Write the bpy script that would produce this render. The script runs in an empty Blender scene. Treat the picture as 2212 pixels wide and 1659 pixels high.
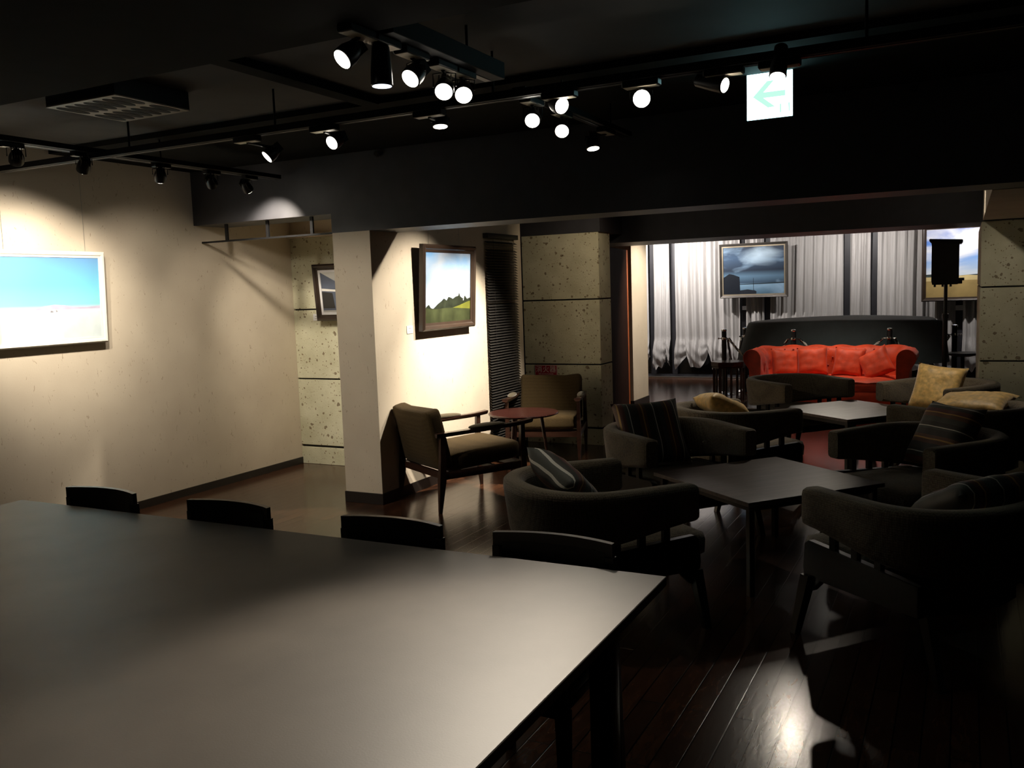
import bpy, bmesh, math, random
from mathutils import Vector, Matrix, noise
random.seed(7)
S = bpy.context.scene
C = S.collection
PI = math.pi

# ------------------------------------------------------------------ camera
H = 1.6
FOC = 1919.3
pit, rol, yaw = math.radians(-6.0145), math.radians(-1.9578), math.radians(-27.110)
fw = Vector((math.sin(yaw)*math.cos(pit), math.cos(yaw)*math.cos(pit), math.sin(pit)))
rt0 = Vector((math.cos(yaw), -math.sin(yaw), 0)); up0 = rt0.cross(fw)
rt = rt0*math.cos(rol)+up0*math.sin(rol); up = up0*math.cos(rol)-rt0*math.sin(rol)
cd = bpy.data.cameras.new('camera'); cam = bpy.data.objects.new('camera', cd); C.objects.link(cam)
cd.sensor_width = 36; cd.lens = FOC/2212*36; cd.clip_start = .05; cd.clip_end = 60
cam.matrix_world = Matrix(((rt.x, up.x, -fw.x, 0), (rt.y, up.y, -fw.y, 0), (rt.z, up.z, -fw.z, H), (0, 0, 0, 1)))
S.camera = cam
# ------------------------------------------------------------------ world and exposure
w = bpy.data.worlds.new('night'); S.world = w; w.use_nodes = True
w.node_tree.nodes['Background'].inputs[0].default_value = (.02, .03, .05, 1)
w.node_tree.nodes['Background'].inputs[1].default_value = .3
S.view_settings.view_transform = 'Standard'; S.view_settings.look = 'None'
S.view_settings.gamma = 1; S.view_settings.use_curve_mapping = False
S.view_settings.exposure = 0.0
POW = 1.0            # overall lamp power

# ------------------------------------------------------------------ materials
def nodes(name):
    m = bpy.data.materials.new(name); m.use_nodes = True
    return m, m.node_tree.nodes, m.node_tree.links, m.node_tree.nodes['Principled BSDF']
def mat(name, col, rough=.6, metal=0, var=.12, scale=8, bump=0, bscale=60, coat=0, sheen=0, spec=None):
    m, n, l, b = nodes(name)
    b.inputs['Roughness'].default_value = rough; b.inputs['Metallic'].default_value = metal
    if coat: b.inputs['Coat Weight'].default_value = coat; b.inputs['Coat Roughness'].default_value = .15
    if sheen: b.inputs['Sheen Weight'].default_value = sheen
    if spec is not None: b.inputs['Specular IOR Level'].default_value = spec
    tc = n.new('ShaderNodeTexCoord')
    nz = n.new('ShaderNodeTexNoise'); nz.inputs['Scale'].default_value = scale; nz.inputs['Detail'].default_value = 4
    l.new(tc.outputs['Object'], nz.inputs['Vector'])
    r = n.new('ShaderNodeValToRGB'); l.new(nz.outputs['Fac'], r.inputs[0])
    r.color_ramp.elements[0].position = .3; r.color_ramp.elements[1].position = .7
    r.color_ramp.elements[0].color = tuple(c*(1-var) for c in col)+(1,)
    r.color_ramp.elements[1].color = tuple(min(1, c*(1+var)) for c in col)+(1,)
    l.new(r.outputs[0], b.inputs['Base Color'])
    if bump:
        n2 = n.new('ShaderNodeTexNoise'); n2.inputs['Scale'].default_value = bscale
        l.new(tc.outputs['Object'], n2.inputs['Vector'])
        bp = n.new('ShaderNodeBump'); bp.inputs['Strength'].default_value = bump; bp.inputs['Distance'].default_value = .004
        l.new(n2.outputs['Fac'], bp.inputs['Height']); l.new(bp.outputs[0], b.inputs['Normal'])
    return m
def emis(name, col, s):
    m, n, l, b = nodes(name)
    b.inputs['Base Color'].default_value = (.1, .1, .1, 1)
    b.inputs['Emission Color'].default_value = tuple(col)+(1,); b.inputs['Emission Strength'].default_value = s
    return m
def mixcol(n, l, fac, a, b_):
    x = n.new('ShaderNodeMix'); x.data_type = 'RGBA'
    if hasattr(fac, 'links'): l.new(fac, x.inputs[0])
    else: x.inputs[0].default_value = fac
    for v, i in ((a, 6), (b_, 7)):
        if hasattr(v, 'links'): l.new(v, x.inputs[i])
        else: x.inputs[i].default_value = tuple(v)+(1,)
    return x.outputs[2]
def ramp(n, l, src, stops, const=False):
    r = n.new('ShaderNodeValToRGB'); l.new(src, r.inputs[0]); cr = r.color_ramp
    if const: cr.interpolation = 'CONSTANT'
    while len(cr.elements) < len(stops): cr.elements.new(.5)
    for e, (p, c) in zip(cr.elements, stops): e.position = p; e.color = tuple(c)+(1,)
    return r.outputs[0]

def plaster():
    m, n, l, b = nodes('beige_fibre_plaster'); b.inputs['Roughness'].default_value = .85
    tc = n.new('ShaderNodeTexCoord'); nz = n.new('ShaderNodeTexNoise'); nz.inputs['Scale'].default_value = 3
    l.new(tc.outputs['Object'], nz.inputs['Vector'])
    base = ramp(n, l, nz.outputs['Fac'], [(.3, (.60, .52, .41)), (.7, (.66, .58, .46))])
    mp = n.new('ShaderNodeMapping'); mp.inputs['Scale'].default_value = (55, 55, 22); l.new(tc.outputs['Object'], mp.inputs[0])
    n2 = n.new('ShaderNodeTexNoise'); n2.inputs['Scale'].default_value = 1; n2.inputs['Detail'].default_value = 1; n2.inputs['Distortion'].default_value = 1.2
    l.new(mp.outputs[0], n2.inputs['Vector'])
    fl = ramp(n, l, n2.outputs['Fac'], [(.70, (0, 0, 0)), (.76, (.6, .6, .6))])
    l.new(mixcol(n, l, fl, base, (.30, .21, .12)), b.inputs['Base Color'])
    n3 = n.new('ShaderNodeTexNoise'); n3.inputs['Scale'].default_value = 120; l.new(tc.outputs['Object'], n3.inputs['Vector'])
    bp = n.new('ShaderNodeBump'); bp.inputs['Strength'].default_value = .15; bp.inputs['Distance'].default_value = .003
    l.new(n3.outputs['Fac'], bp.inputs['Height']); l.new(bp.outputs[0], b.inputs['Normal'])
    return m
def stone():
    m, n, l, b = nodes('pitted_tuff_stone'); b.inputs['Roughness'].default_value = .9
    tc = n.new('ShaderNodeTexCoord'); nz = n.new('ShaderNodeTexNoise'); nz.inputs['Scale'].default_value = 5; nz.inputs['Detail'].default_value = 5
    l.new(tc.outputs['Object'], nz.inputs['Vector'])
    base = ramp(n, l, nz.outputs['Fac'], [(.3, (.52, .50, .34)), (.7, (.66, .64, .47))])
    out = base
    for sc, th, off, col in ((24, .22, 0, (.15, .09, .04)), (12, .16, 7.3, (.12, .07, .03)), (50, .22, 3.1, (.22, .15, .07))):
        mp = n.new('ShaderNodeMapping'); mp.inputs['Location'].default_value = (off, off, off); l.new(tc.outputs['Object'], mp.inputs[0])
        nn = n.new('ShaderNodeTexNoise'); nn.inputs['Scale'].default_value = sc*1.7; l.new(mp.outputs[0], nn.inputs['Vector'])
        ad = n.new('ShaderNodeVectorMath'); ad.operation = 'MULTIPLY_ADD'; ad.inputs[1].default_value = (.05*12/sc,)*3
        l.new(nn.outputs['Color'], ad.inputs[0]); l.new(mp.outputs[0], ad.inputs[2])
        v = n.new('ShaderNodeTexVoronoi'); v.inputs['Scale'].default_value = sc; l.new(ad.outputs[0], v.inputs['Vector'])
        sx = n.new('ShaderNodeSeparateColor'); l.new(v.outputs['Color'], sx.inputs[0])
        mu = n.new('ShaderNodeMath'); mu.operation = 'MULTIPLY'; mu.inputs[1].default_value = th*1.6
        pw = n.new('ShaderNodeMath'); pw.operation = 'POWER'; pw.inputs[1].default_value = 2.5
        l.new(sx.outputs[0], pw.inputs[0]); l.new(pw.outputs[0], mu.inputs[0])
        lt = n.new('ShaderNodeMath'); lt.operation = 'LESS_THAN'; l.new(v.outputs['Distance'], lt.inputs[0]); l.new(mu.outputs[0], lt.inputs[1])
        f = n.new('ShaderNodeMath'); f.operation = 'MULTIPLY'; f.inputs[1].default_value = .75; l.new(lt.outputs[0], f.inputs[0])
        out = mixcol(n, l, f.outputs[0], out, col)
    l.new(out, b.inputs['Base Color'])
    bp = n.new('ShaderNodeBump'); bp.inputs['Strength'].default_value = .4; bp.inputs['Distance'].default_value = .004
    n3 = n.new('ShaderNodeTexNoise'); n3.inputs['Scale'].default_value = 70; l.new(tc.outputs['Object'], n3.inputs['Vector'])
    l.new(n3.outputs['Fac'], bp.inputs['Height']); l.new(bp.outputs[0], b.inputs['Normal'])
    return m
def planks():
    m, n, l, b = nodes('dark_wood_planks')
    tc = n.new('ShaderNodeTexCoord'); mp = n.new('ShaderNodeMapping'); mp.inputs['Rotation'].default_value = (0, 0, PI/2); mp.inputs['Location'].default_value = (0, .02, 0)
    l.new(tc.outputs['Object'], mp.inputs[0])
    br = n.new('ShaderNodeTexBrick'); l.new(mp.outputs[0], br.inputs['Vector'])
    br.inputs['Scale'].default_value = 1; br.inputs['Brick Width'].default_value = .9; br.inputs['Row Height'].default_value = .09
    br.inputs['Mortar Size'].default_value = .0035; br.inputs['Mortar Smooth'].default_value = .3; br.inputs['Bias'].default_value = 0
    br.inputs['Color1'].default_value = (.050, .022, .012, 1); br.inputs['Color2'].default_value = (.085, .036, .018, 1); br.inputs['Mortar'].default_value = (.006, .004, .003, 1)
    m2 = n.new('ShaderNodeMapping'); m2.inputs['Scale'].default_value = (18, 4, 1); l.new(tc.outputs['Object'], m2.inputs[0])
    nz = n.new('ShaderNodeTexNoise'); nz.inputs['Scale'].default_value = 1.6; nz.inputs['Detail'].default_value = 5; nz.inputs['Distortion'].default_value = 1.5; l.new(m2.outputs[0], nz.inputs['Vector'])
    g = ramp(n, l, nz.outputs['Fac'], [(.3, (.55, .55, .55)), (.7, (1.2, 1.15, 1.1))])
    x = n.new('ShaderNodeMix'); x.data_type = 'RGBA'; x.blend_type = 'MULTIPLY'; x.inputs[0].default_value = 1
    l.new(br.outputs['Color'], x.inputs[6]); l.new(g, x.inputs[7]); l.new(x.outputs[2], b.inputs['Base Color'])
    b.inputs['Roughness'].default_value = .19
    mm = n.new('ShaderNodeMath'); mm.operation = 'MULTIPLY_ADD'; mm.inputs[1].default_value = -6; l.new(br.outputs['Fac'], mm.inputs[0]); l.new(nz.outputs['Fac'], mm.inputs[2])
    bp = n.new('ShaderNodeBump'); bp.inputs['Strength'].default_value = .16; bp.inputs['Distance'].default_value = .0015
    l.new(mm.outputs[0], bp.inputs['Height']); l.new(bp.outputs[0], b.inputs['Normal'])
    return m
def wood(name, c1, c2, rough=.3, sx=(3, 40, 40), bump=.05):
    m, n, l, b = nodes(name); b.inputs['Roughness'].default_value = rough
    tc = n.new('ShaderNodeTexCoord'); mp = n.new('ShaderNodeMapping'); mp.inputs['Scale'].default_value = sx; l.new(tc.outputs['Object'], mp.inputs[0])
    nz = n.new('ShaderNodeTexNoise'); nz.inputs['Scale'].default_value = 1; nz.inputs['Detail'].default_value = 5; nz.inputs['Distortion'].default_value = .6; l.new(mp.outputs[0], nz.inputs['Vector'])
    l.new(ramp(n, l, nz.outputs['Fac'], [(.3, c1), (.7, c2)]), b.inputs['Base Color'])
    bp = n.new('ShaderNodeBump'); bp.inputs['Strength'].default_value = bump; bp.inputs['Distance'].default_value = .001
    l.new(nz.outputs['Fac'], bp.inputs['Height']); l.new(bp.outputs[0], b.inputs['Normal'])
    return m
def weave(name, c1, c2, sc=260, rough=.9, sheen=.3):
    m, n, l, b = nodes(name); b.inputs['Roughness'].default_value = rough; b.inputs['Sheen Weight'].default_value = sheen
    b.inputs['Specular IOR Level'].default_value = .2
    tc = n.new('ShaderNodeTexCoord')
    v = n.new('ShaderNodeTexVoronoi'); v.inputs['Scale'].default_value = sc/3; v.inputs['Randomness'].default_value = .35; l.new(tc.outputs['Object'], v.inputs['Vector'])
    l.new(ramp(n, l, v.outputs['Distance'], [(.2, c2), (.75, c1)]), b.inputs['Base Color'])
    bp = n.new('ShaderNodeBump'); bp.inputs['Strength'].default_value = .5; bp.inputs['Distance'].default_value = .003; bp.invert = True
    l.new(v.outputs['Distance'], bp.inputs['Height']); l.new(bp.outputs[0], b.inputs['Normal'])
    return m
def striped(name, ax=0):
    m, n, l, b = nodes(name); b.inputs['Roughness'].default_value = .6; b.inputs['Sheen Weight'].default_value = .2
    tc = n.new('ShaderNodeTexCoord'); sp = n.new('ShaderNodeSeparateXYZ'); l.new(tc.outputs['Object'], sp.inputs[0])
    mu = n.new('ShaderNodeMath'); mu.operation = 'MULTIPLY_ADD'; mu.inputs[1].default_value = 2.1; mu.inputs[2].default_value = .5; l.new(sp.outputs[ax], mu.inputs[0])
    k = (.05, .045, .035); bl = (.075, .08, .065); br = (.16, .075, .04); go = (.60, .33, .09); wh = (.85, .82, .72); rd = (.14, .045, .035)
    st = [(0, br), (.07, go), (.085, rd), (.15, bl), (.20, wh), (.212, k), (.28, k), (.33, br), (.38, go), (.40, br), (.44, k), (.52, bl),
          (.55, wh), (.562, k), (.62, bl), (.69, br), (.74, go), (.755, rd), (.81, k), (.86, wh), (.872, bl), (.94, k)]
    l.new(ramp(n, l, mu.outputs[0], st, True), b.inputs['Base Color'])
    wv = n.new('ShaderNodeTexNoise'); wv.inputs['Scale'].default_value = 150; l.new(tc.outputs['Object'], wv.inputs['Vector'])
    bp = n.new('ShaderNodeBump'); bp.inputs['Strength'].default_value = .2; bp.inputs['Distance'].default_value = .002
    l.new(wv.outputs['Fac'], bp.inputs['Height']); l.new(bp.outputs[0], b.inputs['Normal'])
    return m
def sheer():
    m, n, l, b = nodes('sheer_white_curtain'); out = n['Material Output']; n.remove(b)
    d = n.new('ShaderNodeBsdfDiffuse'); t = n.new('ShaderNodeBsdfTranslucent'); tr = n.new('ShaderNodeBsdfTransparent')
    tc = n.new('ShaderNodeTexCoord'); nz = n.new('ShaderNodeTexNoise'); mp = n.new('ShaderNodeMapping'); mp.inputs['Scale'].default_value = (60, 60, 3)
    l.new(tc.outputs['Object'], mp.inputs[0]); l.new(mp.outputs[0], nz.inputs['Vector']); nz.inputs['Scale'].default_value = 1
    c = ramp(n, l, nz.outputs['Fac'], [(.3, (.62, .60, .58)), (.7, (.74, .72, .71))])
    l.new(c, d.inputs[0]); l.new(c, t.inputs[0])
    a = n.new('ShaderNodeMixShader'); a.inputs[0].default_value = .18; l.new(d.outputs[0], a.inputs[1]); l.new(t.outputs[0], a.inputs[2])
    q = n.new('ShaderNodeMixShader'); q.inputs[0].default_value = .16; l.new(a.outputs[0], q.inputs[1]); l.new(tr.outputs[0], q.inputs[2])
    l.new(q.outputs[0], out.inputs[0])
    return m
def canvas_sky(name, stops, cloud=None, cs=(3, 1, 6), rough=.35, blob=None):
    """paint: vertical bands by height on the canvas, with brushed clouds"""
    m, n, l, b = nodes(name); b.inputs['Roughness'].default_value = rough
    tc = n.new('ShaderNodeTexCoord'); sp = n.new('ShaderNodeSeparateXYZ'); l.new(tc.outputs['Generated'], sp.inputs[0])
    base = ramp(n, l, sp.outputs[2], stops)
    if cloud:
        col, lo, hi = cloud
        mp = n.new('ShaderNodeMapping'); mp.inputs['Scale'].default_value = cs; l.new(tc.outputs['Generated'], mp.inputs[0])
        nz = n.new('ShaderNodeTexNoise'); nz.inputs['Scale'].default_value = 1; nz.inputs['Detail'].default_value = 5; nz.inputs['Distortion'].default_value = .5
        l.new(mp.outputs[0], nz.inputs['Vector'])
        f = ramp(n, l, nz.outputs['Fac'], [(lo, (0, 0, 0)), (hi, (1, 1, 1))])
        base = mixcol(n, l, f, base, col)
        if blob:
            bu, bv, br, bc = blob; dm = n.new('ShaderNodeMapping'); dm.inputs['Location'].default_value = (-bu, 0, -bv*1.0); l.new(tc.outputs['Generated'], dm.inputs[0])
            s2 = n.new('ShaderNodeVectorMath'); s2.operation = 'MULTIPLY'; s2.inputs[1].default_value = (1/br, 0, 1.7/br); l.new(dm.outputs[0], s2.inputs[0])
            wn = n.new('ShaderNodeVectorMath'); wn.operation = 'MULTIPLY_ADD'; wn.inputs[1].default_value = (1.3, 0, 1.3); l.new(nz.outputs['Color'], wn.inputs[0]); l.new(s2.outputs[0], wn.inputs[2])
            s3 = n.new('ShaderNodeVectorMath'); s3.operation = 'SUBTRACT'; s3.inputs[1].default_value = (.65, 0, .65); l.new(wn.outputs[0], s3.inputs[0])
            ln = n.new('ShaderNodeVectorMath'); ln.operation = 'LENGTH'; l.new(s3.outputs[0], ln.inputs[0])
            base = mixcol(n, l, ramp(n, l, ln.outputs['Value'], [(0, (.95, .95, .95)), (1, (0, 0, 0))]), base, bc)
    l.new(base, b.inputs['Base Color'])
    return m

M = dict(
    plaster=plaster(), stone=stone(), floor=planks(),
    matblack=mat('matt_black_ceiling', (.010, .010, .009), .95, spec=.1),
    black=mat('black_paint', (.012, .012, .014), .45, bump=.1), ceil=mat('charcoal_ceiling', (.030, .028, .026), .8),
    trackblack=mat('matt_black_track', (.010, .010, .011), .65, spec=.2), beam=mat('black_beam_paint', (.042, .042, .048), .5), soffit=mat('dark_soffit', (.03, .028, .028), .6),
    groove=mat('dark_joint', (.01, .008, .005), .9), base=mat('dark_baseboard', (.018, .014, .012), .4),
    metal=mat('black_metal', (.012, .012, .013), .35, .4), tray=mat('grey_tray', (.30, .28, .25), .5), steel=mat('brushed_steel', (.5, .5, .5), .3, 1),
    chrome=mat('chrome', (.85, .85, .85), .08, 1, var=.02), white=mat('white_card', (.8, .8, .82), .6, var=.02),
    table=mat('dark_table_laminate', (.115, .100, .084), .46, var=.18, scale=3, bump=.04, bscale=200),
    coffee=wood('dark_coffee_table_wood', (.06, .038, .034), (.115, .078, .068), .42, (40, 3, 3), .006),
    redwood=wood('red_brown_table_wood', (.020, .006, .005), (.042, .011, .008), .25),
    frame=wood('dark_walnut', (.022, .010, .007), (.05, .022, .014), .28),
    chairwood=wood('black_brown_wood', (.008, .006, .005), (.018, .012, .010), .3),
    leather=mat('black_leather', (.012, .013, .013), .35, bump=.3, bscale=180),
    olive=weave('olive_brown_upholstery', (.046, .030, .011), (.072, .048, .019), 420, .9, .03),
    armpad=weave('olive_arm_pad', (.07, .055, .03), (.10, .08, .045), 420),
    tweed=weave('charcoal_tweed', (.085, .067, .043), (.21, .17, .115), 300),
    stripe=striped('striped_cushion_fabric', 0), stripez=striped('striped_cushion_fabric_across', 1),
    gold=mat('gold_damask', (.68, .44, .14), .5, var=.30, scale=26, sheen=.4, bump=.3, bscale=30),
    velvet=mat('red_velvet', (.64, .050, .006), .6, var=.25, scale=9, sheen=.12, bump=.3, bscale=12),
    button=mat('velvet_button', (.30, .025, .01), .6), cloth=mat('slate_cover_cloth', (.036, .050, .054), .85, sheen=.3, bump=.4, bscale=8),
    sheer=sheer(), lens=emis('lamp_lens', (1, .93, .80), 14), lensoff=emis('dim_lens', (.8, .85, 1), 2.5),
    cream=mat('lit_adapter_underside', (.50, .45, .34), .5),  # lighter tone stands in for light on the adapter undersides
    mull=mat('dark_mullion', (.02, .02, .025), .5), rope=mat('pale_twisted_rope', (.55, .52, .48), .6), ropedark=mat('dark_twisted_rope', (.03, .02, .02), .6),
    greyframe=mat('dark_pewter_frame', (.10, .09, .08), .4, .3), goldframe=mat('champagne_frame', (.45, .38, .27), .35, .5), darkframe=mat('dark_brown_frame', (.035, .022, .015), .35), whiteframe=mat('white_frame', (.82, .78, .70), .5, var=.04),
    doorwood=mat('dark_door_wood', (.022, .007, .004), .8, var=.2, spec=.1), edgewood=mat('orange_wood_edge', (.45, .12, .04), .4),
    slat=mat('dark_blind_slat', (.03, .028, .026), .28, coat=.2), redplate=mat('crimson_plate', (.35, .01, .03), .4), platewhite=mat('plate_lettering', (.7, .65, .6), .5),
    glass=None)
def glassmat():
    m, n, l, b = nodes('window_glass'); b.inputs['Transmission Weight'].default_value = 1; b.inputs['Roughness'].default_value = .02
    b.inputs['Base Color'].default_value = (.5, .55, .6, 1); b.inputs['IOR'].default_value = 1.45
    return m
M['glass'] = glassmat()
M['coffee'].node_tree.nodes['Principled BSDF'].inputs['Specular IOR Level'].default_value = .85

# ------------------------------------------------------------------ mesh builder
class MB:
    def __init__(s): s.bm = bmesh.new(); s.mi = 0
    def merge(s, o):
        for f in o.faces: f.material_index = s.mi
        me = bpy.data.meshes.new('t'); o.to_mesh(me); o.free(); s.bm.from_mesh(me); bpy.data.meshes.remove(me); return s
    def box(s, x0, x1, y0, y1, z0, z1, bev=0, seg=2, mtx=None):
        o = bmesh.new(); bmesh.ops.create_cube(o, size=1)
        for v in o.verts: v.co = Vector(((x0+x1)/2+v.co.x*(x1-x0), (y0+y1)/2+v.co.y*(y1-y0), (z0+z1)/2+v.co.z*(z1-z0)))
        if bev: bmesh.ops.bevel(o, geom=o.edges[:], offset=bev, segments=seg, affect='EDGES', profile=.5)
        if mtx: o.transform(mtx)
        return s.merge(o)
    def cyl(s, a, b, r, r2=None, seg=16, caps=True):
        a, b = Vector(a), Vector(b); d = b-a; o = bmesh.new()
        bmesh.ops.create_cone(o, cap_ends=caps, segments=seg, radius1=r, radius2=r if r2 is None else r2, depth=d.length)
        o.transform(Matrix.Translation((a+b)/2) @ d.to_track_quat('Z', 'Y').to_matrix().to_4x4())
        return s.merge(o)
    def lathe(s, prof, seg=24, mtx=None, cap=True):
        o = bmesh.new(); rings = []
        for r, z in prof: rings.append([o.verts.new((r*math.cos(2*PI*i/seg), r*math.sin(2*PI*i/seg), z)) for i in range(seg)])
        for a, b in zip(rings, rings[1:]):
            for i in range(seg): o.faces.new((a[i], a[(i+1) % seg], b[(i+1) % seg], b[i]))
        if cap: o.faces.new(rings[0][::-1]); o.faces.new(rings[-1])
        if mtx: o.transform(mtx)
        bmesh.ops.recalc_face_normals(o, faces=o.faces); return s.merge(o)
    def prism(s, pts, y0, y1, mtx=None, bev=0):
        """polygon in x,z extruded along y"""
        o = bmesh.new(); a = [o.verts.new((x, y0, z)) for x, z in pts]; b = [o.verts.new((x, y1, z)) for x, z in pts]
        o.faces.new(a); o.faces.new(b[::-1]); k = len(pts)
        for i in range(k): o.faces.new((a[i], b[i], b[(i+1) % k], a[(i+1) % k]))
        bmesh.ops.recalc_face_normals(o, faces=o.faces)
        if bev: bmesh.ops.bevel(o, geom=[e for e in o.edges], offset=bev, segments=1, affect='EDGES')
        if mtx: o.transform(mtx)
        return s.merge(o)
    def loft(s, rings, cap=True, close=True):
        o = bmesh.new(); R = [[o.verts.new(p) for p in r] for r in rings]; k = len(R[0])
        for a, b in zip(R, R[1:]):
            for i in range(k if close else k-1): o.faces.new((a[i], a[(i+1) % k], b[(i+1) % k], b[i]))
        if cap: o.faces.new(R[0][::-1]); o.faces.new(R[-1])
        bmesh.ops.recalc_face_normals(o, faces=o.faces); return s.merge(o)
    def grid(s, fn, nu, nv):
        o = bmesh.new(); V = [[o.verts.new(fn(i/nu, j/nv)) for j in range(nv+1)] for i in range(nu+1)]
        for i in range(nu):
            for j in range(nv): o.faces.new((V[i][j], V[i+1][j], V[i+1][j+1], V[i][j+1]))
        return s.merge(o)
    def tube(s, pts, r, seg=8):
        pts = [Vector(p) for p in pts]; rings = []
        for i, p in enumerate(pts):
            t = (pts[min(i+1, len(pts)-1)]-pts[max(i-1, 0)]).normalized(); q = t.to_track_quat('Z', 'Y')
            rings.append([p+q @ Vector((r*math.cos(2*PI*k/seg), r*math.sin(2*PI*k/seg), 0)) for k in range(seg)])
        return s.loft(rings)
    def sph(s, c, r, sx=1, sy=1, sz=1, seg=16):
        o = bmesh.new(); bmesh.ops.create_uvsphere(o, u_segments=seg, v_segments=seg//2+2, radius=r)
        for v in o.verts: v.co = Vector((c[0]+v.co.x*sx, c[1]+v.co.y*sy, c[2]+v.co.z*sz))
        return s.merge(o)
    def build(s, name, mats, parent=None, smooth=35):
        me = bpy.data.meshes.new(name); s.bm.to_mesh(me); s.bm.free()
        for m in (mats if isinstance(mats, (list, tuple)) else [mats]): me.materials.append(m)
        if smooth:
            me.polygons.foreach_set('use_smooth', [True]*len(me.polygons)); me.set_sharp_from_angle(angle=math.radians(smooth))
        o = bpy.data.objects.new(name, me); C.objects.link(o)
        if parent: o.parent = parent
        return o
def tag(o, label=None, cat=None, group=None, kind=None):
    if label: o['label'] = label
    if cat: o['category'] = cat
    if group: o['group'] = group
    if kind: o['kind'] = kind
    return o
def struct(name, mb, mats, smooth=0): return tag(mb.build(name, mats, None, smooth), kind='structure')
def thing(name, label, cat, loc=(0, 0, 0), rz=0, group=None, rot=None):
    o = bpy.data.objects.new(name, None); C.objects.link(o); o.empty_display_size = .1
    o.location = loc; o.rotation_euler = rot if rot else (0, 0, rz)
    return tag(o, label, cat, group)
def dup(root, loc, rz, label, group=None):
    kids = {}
    for o in bpy.data.objects:
        if o.parent: kids.setdefault(o.parent, []).append(o)
    r = root.copy(); C.objects.link(r); r.location = loc; r.rotation_euler = (0, 0, rz); r['label'] = label
    if group: r['group'] = group
    for ch in kids.get(root, []):
        c = ch.copy(); C.objects.link(c); c.parent = r
        for g in kids.get(ch, []):
            d = g.copy(); C.objects.link(d); d.parent = c
    return r
def yaw_of(f): return math.atan2(f[1], f[0])-PI/2          # local +y points along f

# ------------------------------------------------------------------ large structure
XL = -5.72; XP = -3.949; YB = 5.48; YBR = 5.85; ZB = 2.078; ZC = 2.69
struct('floor', MB().box(-6.2, 3.6, -2.6, 16.4, -.1, 0), M['floor'])
struct('ceiling', MB().box(-6.2, 3.6, 2.62, 4.2, ZC, ZC+.1), M['ceil'])
struct('ceiling_rear', MB().box(-6.2, 3.6, 5.84, 16.4, 2.75, 2.85), M['ceil'])
struct('ceiling_near', MB().box(-6.2, 3.6, -2.6, 2.62, 2.5, 2.8), M['matblack'])
struct('ceiling_far', MB().box(-6.2, 3.6, 4.2, 5.5, ZC-.035, ZC+.1), M['matblack'])
struct('trim_6', MB().box(-3.02, -2.92, 2.62, 4.2, ZC-.04, ZC+.02), M['matblack'])
struct('wall_left', MB().box(XL-.2, XL, -2.6, 6.9, 0, 2.9), M['plaster'])
struct('baseboard_left', MB().box(XL, XL+.012, -2.4, 6.648, 0, .062), M['base'])
struct('wall_right', MB().box(3.4, 3.6, -2.6, 16.4, 0, 2.9), M['black'])
struct('wall_back', MB().box(-6.2, 3.6, -2.6, -2.4, 0, 2.9), M['black'])
def stoneblock(name, x0, x1, y0, y1, top=2.15, splits=(), right=None):
    b = MB(); zs = [0, .165, .175+.011, .818, .832, 1.478, 1.492, top]
    for z0, z1 in zip(zs[::2], zs[1::2]): b.box(x0, x1, y0, y1, z0, z1, .003, 1)
    b.mi = 1; b.box(x0+.012, x1-.012, y0+.014, y1-.014, .001, top-.002)
    return struct(name, b, [M['stone'], M['groove']])
stoneblock('wall_alcove_stone', XL, XP-.1, 6.65, 6.95, 2.156)
struct('trim_1', MB().box(XL, XP-.35, 6.60, 6.95, 2.156, 2.19, .004), M['plaster'])
b = MB(); b.box(XL, XP-.345, 6.66, 6.95, 2.19, 2.9); b.box(XL, XP-.345, 5.86, 6.66, 2.42, 2.9)
struct('wall_alcove', b, M['plaster'])
struct('wall_partition', MB().box(XP-.345, XP, YB, 8.0, 0, 2.9), M['plaster'])
b = MB(); b.box(XP-.353, XP+.008, YB-.008, 5.60, 0, .085, .002); b.box(XP-.002, XP+.008, 5.6, 8.0, 0, .085)
struct('baseboard_partition', b, M['base'])
b = MB(); b.box(XP-.345, 3.5, YB-.004, YBR, ZB, 2.9); b.box(XL, XP-.345, YB-.004, YBR, 2.222, 2.9)
struct('trim_2', b, M['beam'])
struct('trim_3', MB().box(-4.2, 3.5, 9.0, 9.85, 2.062, 2.9), M['beam'])
struct('trim_4', MB().box(.125, .6, YBR, 9.0, 2.075, 2.9), M['plaster'])
stoneblock('wall_centre_stone', -4.11, -3.26, 8.35, 8.67, 2.15)
struct('trim_5', MB().box(-4.4, -3.24, 8.345, 9.0, 2.15, 2.9), M['beam'])
struct('wall_centre', MB().box(-4.5, -4.12, 8.36, 9.3, 0, 2.9).box(-5.6, -4.12, 9.3, 9.5, 0, 2.9), M['black'])
struct('wall_rear_side', MB().box(-5.75, -5.6, 9.5, 14.9, 0, 2.9), M['plaster'])
stoneblock('wall_right_stone', .117, 1.9, 9.0, 11.3, 2.07)
b = MB(); b.box(-4.35, -3.89, 11.12, 11.74, 0.09, 2.9)
struct('wall_stub', b, M['plaster'])
struct('baseboard_stub', MB().box(-4.35, -3.88, 11.11, 11.75, 0, .09), M['base'])
b = MB(); b.box(-3.90, -3.62, 9.86, 11.0, 0, .001); 
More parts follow.
